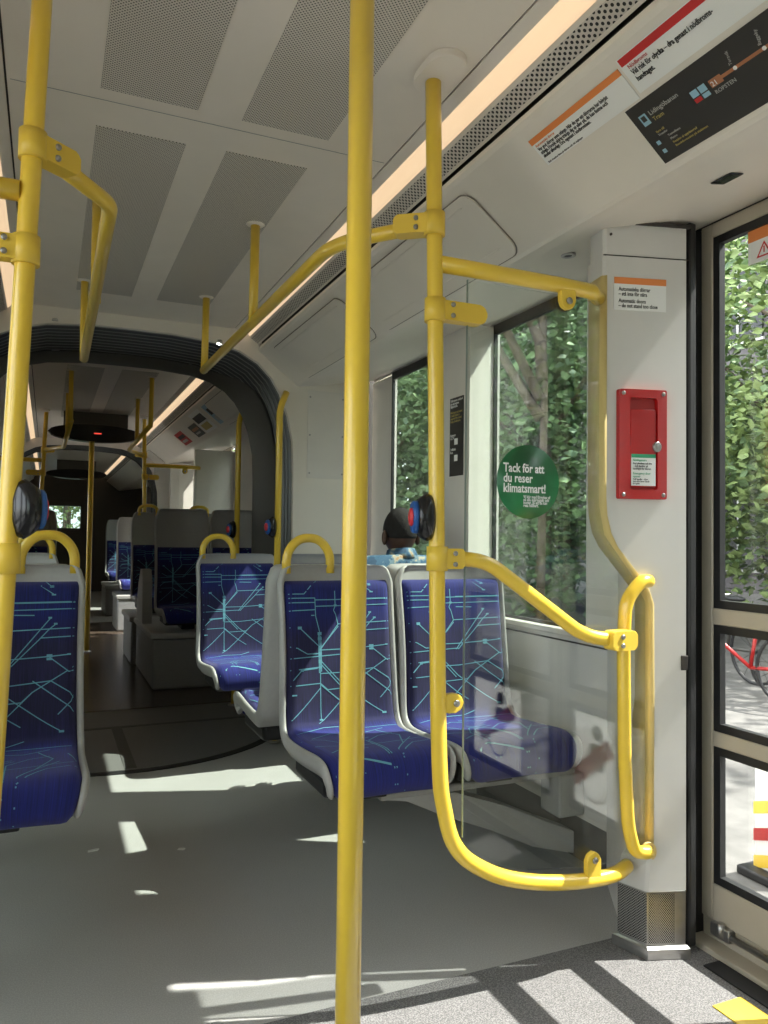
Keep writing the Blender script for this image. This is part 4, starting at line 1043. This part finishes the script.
for y, nm in ((1.13, 'Torsvik'), (1.06, 'Baggeby'), (1.0, 'Bodal'), (.93, 'Larsberg'), (.87, 'AGA')):
    mb = MB(); mb.disc(cp(.1805, y)+cn*.002, cn, [(.0045, 0), (.0045, .001), (.001, .0012)], seg=12); mb.build('stop_dot', M['whiteink'], t)
    text(nm, .010, M['greyink'], cp(.172, y)+cn*.002, (-ce*1.0+ra*.25), (ra*-1.0-ce*.25), t)
ctext(t, 'ROPSTEN', .0125, 'greyink', 1.195, .205)
for i in range(2):
    bar(t, 1.245-.022*i, 1.227-.022*i, .170, .186, 'blueink', 'service_icon')
bar(t, 1.245, 1.227, .189, .199, 'redink', 'service_icon'); bar(t, 1.223, 1.205, .189, .199, 'blueink', 'service_icon')
for k, (a, m_) in enumerate(((.205, 'goldink'), (.214, 'greyink'), (.226, 'greyink'), (.236, 'greyink'), (.246, 'goldink'), (.256, 'goldink'))):
    ctext(t, ('Byte till', 'Transfer', 'Tunnelbana', 'Metro', 'Resplan sl uppdaterad', 'Reseinformation på stationen')[k], .008, m_, 1.37-.02*(k > 1), a)
bar(t, 1.388, 1.378, .222, .232, 'blueink', 'legend_icon'); bar(t, 1.388, 1.378, .246, .256, 'blueink', 'legend_icon')
# tiny screen window in soffit and soffit fittings
t = thing('ceiling_sensor', 'small black rectangular sensor window in the soffit above the right door', 'sensor', (1.55, 1.38, 2.12))
sv = Vector((1, 0, .171)).normalized(); sn = Vector((0, 1, 0)).cross(sv); sn = sn if sn.z < 0 else -sn
so_ = Vector((1.548, 1.39, 2.104+.171*(1.55-1.42)-.002))
mb = MB(); mb.prism(rr2(0, .042, .01, .07, .004), (so_, sv, (0, 1, 0), sn), .003); mb.build('window', M['blackgloss'], t)
mb = MB(); mb.prism(rr2(-.003, .045, .007, .073, .005), (so_, sv, (0, 1, 0), sn), .0018); mb.build('bezel', M['black'], t)
for x, y, lb in ((1.52, 2.02, 'small round recessed fitting in the soffit behind the pillar'), (1.60, 2.80, 'small round lit fitting in the soffit near the window column')):
    z = 2.100+(x-1.42)*.171
    t = thing('soffit_fitting', lb, 'fitting', (x, y, z))
    mb = MB(); mb.disc((x, y, z+.004), (0, 0, -1), [(.024, 0), (.024, .006), (.016, .008), (.013, .004)]); mb.build('rim', M['steel'], t)
    mb = MB(); mb.disc((x, y, z+.004), (0, 0, -1), [(.013, 0), (.012, .005), (.004, .006)]); mb.build('lens', M['spot'] if x > 1.55 else M['darkgrey'], t)

# sticker on pillar
X_, YF = 1.4, 1.7195
t = thing('sticker', 'white and orange automatic doors sticker near the top of the pillar', 'sticker', (1.548, YF, 1.86))
mb = MB(); mb.box(1.452, 1.643, YF-.0012, YF-.0002, 1.862, 1.955); mb.build('sheet', M['white'], t)
mb = MB(); mb.box(1.452, 1.643, YF-.0018, YF-.0010, 1.938, 1.957); mb.build('colour_bar', M['orange'], t)
for s_, zz in (('Automatiska dörrar', 1.918), ('– stå inte för nära', 1.904), ('Automatic doors', 1.884), ('– do not stand too close', 1.870)):
    text(s_, .0155, M['ink'], (1.468, YF-.0013, zz), (1, 0, 0), (0, 0, 1), t, bold=.0004, off=-.0, sx=.92)
# emergency box
t = thing('emergency_brake_box', 'red emergency handle box with keyhole screwed on the white pillar', 'emergency box', (1.548, 1.715, 1.32))
bx0, bx1, bz0, bz1 = 1.462, 1.635, 1.318, 1.632
mb = MB()
yo, yi = 1.7195, 1.706
outer_, inner_ = rr2(bx0, bx1, bz0, bz1, .006), rr2(bx0+.038, bx1-.034, bz0+.026, bz1-.024, .010)
for ya, pa, yb, pb in ((yo, outer_, yi, outer_), (yi, outer_, yi, inner_), (yi, inner_, 1.7185, inner_)):
    mb.loft([[Vector((p[0], ya, p[1])) for p in pa], [Vector((p[0], yb, p[1])) for p in pb]], caps=False, smooth=False)
mb.build('surround', M['red'], t)
mb = MB(); mb.quad([(bx0+.03, 1.7184, bz0+.02), (bx1-.03, 1.7184, bz0+.02), (bx1-.03, 1.7184, bz1-.02), (bx0+.03, 1.7184, bz1-.02)]); mb.build('recess', mat('recess_red', (.30, .01, .01), .5), t)
mb = MB(); mb.box(bx0+.041, bx1-.038, 1.7085, 1.7183, bz0+.034, bz1-.056, bev=.003); fl = mb.build('flap', M['red'], t)
mb = MB(); mb.disc((1.598, 1.708, 1.468), (0, -1, 0), [(.015, -.002), (.015, .004), (.012, .006), (.009, .004), (.007, .005), (.001, .0055)]); mb.build('keyhole', M['screw'], fl)
mb = MB(); mb.box(1.506, 1.594, 1.7072, 1.7086, 1.356, 1.446); mb.build('label_sheet', M['white'], fl)
mb = MB(); mb.box(1.506, 1.594, 1.7066, 1.7078, 1.436, 1.4465); mb.build('label_bar', M['greenink'], fl)
text('Nödöppnare', .0095, M['greenink'], (1.511, 1.7066, 1.426), (1, 0, 0), (0, 0, 1), fl, off=0)
text('Bryt plomben och dra\n– vrid därefter på\nhandtaget för dörren', .0085, M['ink'], (1.511, 1.7066, 1.417), (1, 0, 0), (0, 0, 1), fl, off=0, spacing=.9, sx=.9)
text('Emergency door\nopener', .0095, M['greenink'], (1.511, 1.7066, 1.388), (1, 0, 0), (0, 0, 1), fl, off=0, spacing=.9)
text('Pull handle – then\nturn the lever knob\nto open', .0075, M['ink'], (1.511, 1.7066, 1.372), (1, 0, 0), (0, 0, 1), fl, off=0, spacing=.8)
for x in (bx0+.014, bx1-.014):
    for z in (bz0+.012, bz1-.012): screw(t, (x, 1.7062, z), (0, -1, 0), .0062)
# the pillar's front face is not square to the aisle: its door side stands nearer the entrance
def skew_face(o):
    s_ = 1 if (o.matrix_world.translation.x if o.type == 'EMPTY' else sum(v.co.x for v in o.data.vertices)/len(o.data.vertices)) > XC else -1
    if o.type != 'MESH': return
    for v in o.data.vertices:
        x = v.co.x if s_ > 0 else 2*XC-v.co.x
        k = 2.199/(1.72+.28*x); x2, y2 = x*k, v.co.y*k
        v.co.x = x2 if s_ > 0 else 2*XC-x2; v.co.y = y2
        v.co.z = 1.2+(v.co.z-1.2)*1.018 if v.co.z > .30 else v.co.z
    o.data.update()
bpy.context.view_layer.update()
def tree_of(o): return [o]+[q for c in children(o) for q in tree_of(c)]
for o in list(C.objects):
    if o.parent is None and (o.name.startswith('trim_22') or o.name.startswith('door_handle_bar') or o.name in ('emergency_brake_box', 'sticker')):
        for q in tree_of(o):
            if not q.name.startswith('back_box'): skew_face(q)
# round green sticker on the glass partition
t = thing('round_sticker', 'round dark green sticker with white Swedish words on the glass partition', 'sticker', (1.192, 1.752, 1.355))
mb = MB(); mb.disc((1.192, 1.7538, 1.355), (0, -1, 0), [(.100, 0), (.100, .0008), (.0005, .0009)], seg=56); mb.build('disc', M['green'], t)
text('Tack för att\ndu reser\nklimatsmart!', .034, M['whiteink'], (1.112, 1.7525, 1.380), (1, 0, 0), (0, 0, 1), t, off=0, sx=.80, bold=.0007, spacing=.80)
text('Vi kör med förnybar el\npå alla spårvagnar och\nbussar, så att du kan\nresa hållbart.', .0125, M['whiteink'], (1.176, 1.7525, 1.310), (1, 0, 0), (0, 0, 1), t, off=0, sx=.75, bold=.0002, spacing=.62)
# strip notice on the window column
t = thing('strip_notice', 'narrow black notice with white and gold lines on the window column', 'notice', (1.698, 3.08, 1.5))
mb = MB(); mb.box(1.6970, 1.7006, 3.010, 3.135, 1.483, 1.843); mb.build('sheet', M['screen'], t)
for zz, m_, s_ in ((1.825, 'whiteink', 'Välkommen ombord\npå spårvagnen.\nBiljett krävs.'), (1.77, 'goldink', 'Welcome on board.\nA valid ticket is\nrequired for travel.\nKeep it with you.'), (1.665, 'whiteink', 'Kameror\nCCTV'), (1.60, 'whiteink', 'Trafikinfo\nResa')):
    text(s_, .0170, M[m_], (1.6968, 3.129, zz), (0, -1, 0), (0, 0, 1), t, off=0, sx=.8, spacing=.8)
for zz in (1.640, 1.565):
    mb = MB(); mb.box(1.6962, 1.697, 3.06, 3.09, zz-.014, zz+.014); mb.build('icon', M['whiteink'], t)
# stickers on the door glass: warning and no-pushchair signs
def door_sign(y0, y1, z0, z1, lab):
    t = thing('pushchair_sticker', lab, 'sticker', (1.857, (y0+y1)/2, z0), 'white prohibition stickers low on the door glass')
    xs = 1.8565
    mb = MB(); mb.box(xs-.0008, xs, y0, y1, z0, z1); mb.build('sheet', M['translucent'], t)
    cy = (y0+y1)/2+.03; cz = z0; h = z1-z0
    mb = MB(); mb.disc((xs-.001, cy, z0+h*.82), (-1, 0, 0), [(.028, 0), (.028, .0006), (.001, .0007)]); mb.prism(rr2(cy-.04, cy+.04, z0+h*.42, z0+h*.70, .02), ((xs-.001, 0, 0), (0, 1, 0), (0, 0, 1), (-1, 0, 0)), .0008)
    mb.prism(rr2(cy-.10, cy-.02, z0+h*.36, z0+h*.48, .015), ((xs-.001, 0, 0), (0, 1, 0), (0, 0, 1), (-1, 0, 0)), .0008)
    mb.build('figure', M['figure_ink'], t)
    mb = MB(); n = 24; 
    ring = lambda r: [Vector((xs-.0014, cy-.02+r*math.cos(PI+PI*i/n), z0+h*.28+r*math.sin(PI+PI*i/n))) for i in range(n+1)]
    mb.loft([ring(.075), ring(.066)], closed=False); mb.build('wheel_arc', M['figure_ink'], t)
    mb = MB(); a, b = Vector((xs-.002, y1-.05, z0+h*.72)), Vector((xs-.002, y0+.05, z0+h*.25)); d = Vector((0, -.017, .027))
    mb.quad([a-d, b-d, b+d, a+d]); mb.build('red_slash', M['redink'], t)
door_sign(1.05, 1.36, .215, .555, 'white no-pushchair sticker low on the near right door, leaf by the pillar')
door_sign(.36, .74, .215, .555, 'white no-pushchair sticker low on the near right door, leaf nearer camera')
t = thing('warning_sticker', 'orange and white warning sticker with a triangle at the top of the right door glass', 'sticker', (1.857, 1.4, 2.0))
mb = MB(); mb.box(1.8556, 1.8564, 1.25, 1.615, 2.005, 2.105); mb.build('sheet', M['white'], t)
mb = MB(); mb.box(1.8550, 1.8558, 1.25, 1.615, 2.07, 2.106); mb.build('colour_bar', M['orange'], t)
mb = MB(); tri = lambda k: [Vector((1.8548, 1.56+k*math.cos(a), 2.032+k*math.sin(a))) for a in (PI/2, PI/2+2*PI/3, PI/2+4*PI/3)]
mb.loft([tri(.030), tri(.021)], caps=False, smooth=False); mb.build('triangle', M['redink'], t)
mb = MB(); mb.box(1.8544, 1.8550, 1.558, 1.562, 2.028, 2.046); mb.build('bang', M['redink'], t)
text('Luta dig inte mot dörren', .040, M['ink'], (1.8550, 1.515, 2.022), (0, -1, 0), (0, 0, 1), t, off=0, sx=.8, bold=.001)
# advertising cards on the far cove
for k, (y0, y1, v0, v1, m_, lb) in enumerate(((6.45, 6.15, .03, .24, 'blueink', 'pale blue advertising card on the far right cove'), (6.14, 5.9, .03, .24, 'greyink', 'photo card beside the pale blue one on the far right cove'),
        (7.45, 7.1, .10, .24, 'screen', 'small dark card on the far right cove'), (7.05, 6.6, .02, .25, 'white', 'white text card on the far right cove'), (8.2, 7.8, .08, .24, 'redink', 'purple-red card farthest on the right cove'))):
    t = cove_sign('advertising_card', lb, 'poster', y0, y1, v0, v1, m_, 'cards on the far cove')
    bar(t, y0-.04, y1+.04, v0+.04, (v0+v1)/2, 'ink' if m_ != 'screen' else 'copper', 'printed_block')
    bar(t, y0-.05, y1+.10, (v0+v1)/2+.02, v1-.03, 'goldink' if k % 2 else 'greyink', 'printed_block')

# hanging black displays across the far ceiling
def display(y, z, wd, hh, lab, led=True):
    t = thing('ceiling_display', lab, 'display', (XC, y, z), 'black displays across the far ceiling')
    n = 28; up_ = [(XC-wd/2+wd*i/n, z+hh*.5*math.sin(PI*i/n)**.45) for i in range(n+1)]; lo = [(XC+wd/2-wd*i/n, z-hh*.5*math.sin(PI*i/n)**.45) for i in range(1, n)]
    mb = MB(); mb.prism(up_+lo, ((0, y, 0), (1, 0, 0), (0, 0, 1), (0, 1, 0)), .12, bev=.01); mb.build('housing', M['blackgloss'], t)
    mb = MB(); mb.box(XC-.3, XC+.3, y+.03, y+.09, z+hh*.4, 2.399); mb.build('bracket', M['darkgrey'], t)
    if led:
        mb = MB(); mb.box(XC-.02, XC+.05, y-.003, y-.001, z-.008, z+.002); mb.build('led_text', M['led'], t)
display(8.1, 2.19, .88, .17, 'black lens-shaped display with red letters hanging across the ceiling beyond the bellows')
display(13.6, 2.17, .95, .16, 'small distant black display hanging across the ceiling', False)

# ================================================================== OUTSIDE
mb = MB(); mb.box(1.95, 60, -30, 60, -.42, -.30); struct(mb, 'floor', mat('paving', (.125, .12, .112), .8, noise=.25, nscale=6)).name = 'pavement'
bpy.data.objects['pavement']['kind'] = 'structure'
mb = MB(); mb.box(-60, -1.15, -30, 60, -.42, -.30); o = struct(mb, 'pavement', mat('asphalt', (.30, .29, .28), .9, noise=.2, nscale=5))
mleaf = [mat('leaf_light', (.27, .36, .13), .55, noise=.35, nscale=3), mat('leaf_mid', (.15, .235, .10), .6, noise=.35, nscale=3), mat('leaf_dark', (.085, .145, .075), .6, noise=.3, nscale=3)]
mbark = mat('bark', (.16, .12, .09), .9, noise=.3, nscale=10)
def tree(x, y, h, cr_, lab, n=2600, zlow=1.0, mi=0, lsz=.14):
    n = int(n*1.8); lsz *= .72
    t = thing('tree', lab, 'tree', (x, y, -.3), 'trees along the street')
    rnd = random.Random(int(x*91+y*17))
    mb = MB(); mb.tube([(x, y, -.3), (x+.05, y, h*.35), (x-.05, y+.1, h*.7)], [.055*cr_*(.55 if cr_ < 2 else 1), .04*cr_*(.55 if cr_ < 2 else 1), .015*cr_], seg=10)
    for k in range(5):
        a = rnd.random()*2*PI; mb.tube([(x, y, h*.3+.2*k), (x+math.cos(a)*cr_*.35, y+math.sin(a)*cr_*.35, h*.42+.3*k), (x+math.cos(a)*cr_*.7, y+math.sin(a)*cr_*.7, h*.5+.35*k)], [.06, .04, .02], seg=8)
    mb.build('trunk', mbark, t)
    mb = MB(); blobs = []
    for k in range(60):
        a = rnd.random()*2*PI; r = cr_*math.sqrt(rnd.random())*.85; blobs.append((x+math.cos(a)*r, y+math.sin(a)*r, zlow+(h-zlow)*rnd.random(), cr_*(.25+.2*rnd.random())))
    for i in range(n):
        bx, by, bz, br = blobs[rnd.randrange(60)]
        v = Vector((rnd.gauss(0, 1), rnd.gauss(0, 1), rnd.gauss(0, 1))).normalized()*br*(.55+.45*rnd.random())
        c = Vector((bx, by, bz))+v
        q = Matrix.Rotation(rnd.random()*2*PI, 3, 'Z') @ Matrix.Rotation(rnd.gauss(0, .8), 3, 'X') @ Matrix.Rotation(rnd.gauss(0, .6), 3, 'Y')
        s_ = lsz*(.6+.8*rnd.random())
        mb.quad([c+q @ Vector(p)*s_ for p in ((-.5, 0, 0), (0, -.3, .06), (.5, 0, 0), (0, .3, .06))], mi if rnd.random() < .7 else (mi+1) % 3)
    mb.build('foliage', mleaf, t, recalc=False)
tree(11.0, 7.0, 7.5, 3.2, 'bright green tree seen through the upper glass of the right door', 9000, 2.0, 0, .22)
tree(8.2, 11.6, 7.5, 3.0, 'dense green tree filling the window behind the glass partition', 9000, .4, 1, .24)
tree(7.4, 16.6, 7.5, 3.0, 'dense green tree filling the window beside the passenger', 8000, .2, 1, .26)
tree(11.5, 15.2, 8.0, 3.0, 'dark green tree behind the others, right of the partition window', 6000, .8, 2, .26)
tree(13.0, 1.8, 8.5, 3.4, 'green tree beyond the right door, partly out of frame', 6000, 2.6, 0, .25)
tree(8.5, 29.0, 8.0, 3.6, 'distant dark tree behind the passenger window', 5000, .2, 2, .32)
tree(4.0, 36.0, 7.0, 3.0, 'sunlit tree seen through the far windows of the tram', 2400, .3, 0, .32)
tree(.5, 25.0, 7.0, 2.6, 'sunlit tree seen through the windscreen at the far end', 2400, .3, 0, .26)
tree(-7.5, 6.0, 7.5, 3.4, 'green tree on the left side of the street', 2400, 1.0, 0, .3)
tree(-7.5, 13.0, 7.5, 3.4, 'second green tree on the left side of the street', 2400, 1.0, 1, .3)
tree(13.5, 11.0, 9.0, 3.2, 'tall tree farther back between the nearer street trees', 7000, .6, 0, .26)
tree(10.2, 20.8, 9.0, 3.4, 'tall tree far along the street seen past the passenger', 7000, .4, 1, .30)
tree(14.5, 6.2, 9.0, 2.6, 'light tree before the pale building outside the right door', 6000, 2.4, 0, .22)
tree(8.0, -5.6, 8.0, 3.0, 'green tree added behind the camera to block sky mirrored in the partition', 4000, .6, 1, .24)  # trees behind the camera added to darken the sky mirrored in the partition
tree(7.0, -11.5, 8.0, 3.2, 'farther tree added behind the camera to block sky mirrored in the partition', 4000, .4, 1, .26)
tree(13.5, -5.5, 9.0, 3.6, 'tall tree added behind the camera to block mirrored sky, set back from the kerb', 4000, .6, 2, .26)
tree(4.7, 6.7, 8.2, 1.7, 'close tree added to shade the far seats, partly hidden by the door pillar', 5000, 3.6, 1, .2)  # added sunward of the far section to keep sun off its seats
t = thing('building', 'pale grey building with large windows across the street behind the trees', 'building', (20, 8, -.3))
mb = MB(); mb.box(19, 24, -34, 40, -.3, 14); mb.build('facade', mat('facade', (.16, .145, .15), .8, noise=.08, nscale=2), t)
for i in range(18):
    for j in range(3):
        y0 = -26+i*3.0; z0 = .4+j*3.4
        mb = MB(); mb.box(18.93, 19.02, y0, y0+1.7, z0, z0+2.2); o = mb.build('window', M['blackgloss'], t)
        mb = MB(); mb.box(18.90, 18.97, y0-.06, y0+1.76, z0-.10, z0-.02); mb.box(18.90, 18.95, y0+.82, y0+.88, z0, z0+2.2); mb.build('window_frame', M['pillar'], o)
# bicycles across the pavement
def bicycle(x, y, rz, lab, col):
    t = thing('bicycle', lab, 'bicycle', (x, y, -.3), 'bicycles parked outside the right door'); t.rotation_euler.z = rz
    for yy in (-.52, .52):
        mb = MB(); R = .34; mb.tube([(0, yy+R*math.cos(a), .35+R*math.sin(a)) for a in [2*PI*i/28 for i in range(29)]], .018, seg=6, caps=False)
        for i in range(12): a = 2*PI*i/12; mb.tube([(0, yy, .35), (0, yy+R*math.cos(a), .35+R*math.sin(a))], .0025, seg=4)
        mb.cyl((-.03, yy, .35), (1, 0, 0), .025, .06); build_local(mb, 'wheel', M['black'], t)
    mb = MB()
    for a, b in (((-.52, .35), (-.12, .33)), ((-.12, .33), (-.2, .82)), ((-.2, .75), (.36, .78)), ((-.12, .33), (.38, .70)), ((-.52, .35), (-.2, .75)), ((.52, .35), (.36, .88))):
        mb.tube([(0, a[0], a[1]), (0, b[0], b[1])], .018, seg=8)
    build_local(mb, 'frame', col, t)
    mb = MB(); mb.tube(smooth_path([(-.28, .22, .98), (-.2, .34, .95), (0, .37, .93), (.2, .34, .95), (.28, .22, .98)], rad=.05), .013, seg=8); mb.tube([(0, .36, .86), (0, .37, .94)], .014, seg=8); build_local(mb, 'handlebar', M['steel'], t)
    mb = MB(); ellipsoid(mb, (0, -.24, .88), (.07, .13, .035), n=12); build_local(mb, 'saddle', M['black'], t)
bicycle(6.0, 5.35, .25, 'bicycle with a red frame parked outside, nearest the door glass', M['red']); bicycle(6.9, 6.4, -.1, 'dark bicycle parked behind the red one', M['darkgrey']); bicycle(6.7, 4.7, .5, 'bicycle with a pale frame at the right edge outside', M['steel'])
# striped street barrier
t = thing('street_barrier', 'red, white and yellow striped marker post outside the lower door glass', 'barrier', (3.0, 2.52, -.3))
mb = MB(); mb.box(2.97, 3.03, 2.38, 2.56, -.28, .20, bev=.01); mb.build('board', M['white'], t)
for k, m_ in enumerate(('yellow', 'red', 'yellow')):
    z = -.27+.12*k
    mb = MB(); mb.prism([(2.38, z+.06), (2.56, z), (2.56, z+.055), (2.38, z+.115)], ((2.968, 0, 0), (0, 1, 0), (0, 0, 1), (-1, 0, 0)), .003); mb.build('stripe', M[m_], t)
mb = MB(); mb.box(2.9, 3.1, 2.35, 2.6, -.30, -.26, bev=.01); mb.build('foot', M['black'], t)

# litter on the floor
for x, y, a, lb in ((.19, 3.14, .2, 'tiny white paper scrap on the floor beside the left front seat'), (.50, 3.03, -.4, 'tiny white crumb of paper on the aisle floor')):
    m_ = MB(); c, sn_ = math.cos(a), math.sin(a); L_ = .022 if x < .3 else .014
    pts = [(-L_, -.007), (L_*.6, -.009), (L_, .002), (L_*.5, .009), (-L_*.8, .007)]
    m_.prism([(x+p*c-q*sn_, y+p*sn_+q*c) for p, q in pts], ((0, 0, .0003), (1, 0, 0), (0, 1, 0), (0, 0, 1)), .003)
    tag(m_.build('paper_scrap', M['white']), lb, 'litter', 'paper scraps on the floor')
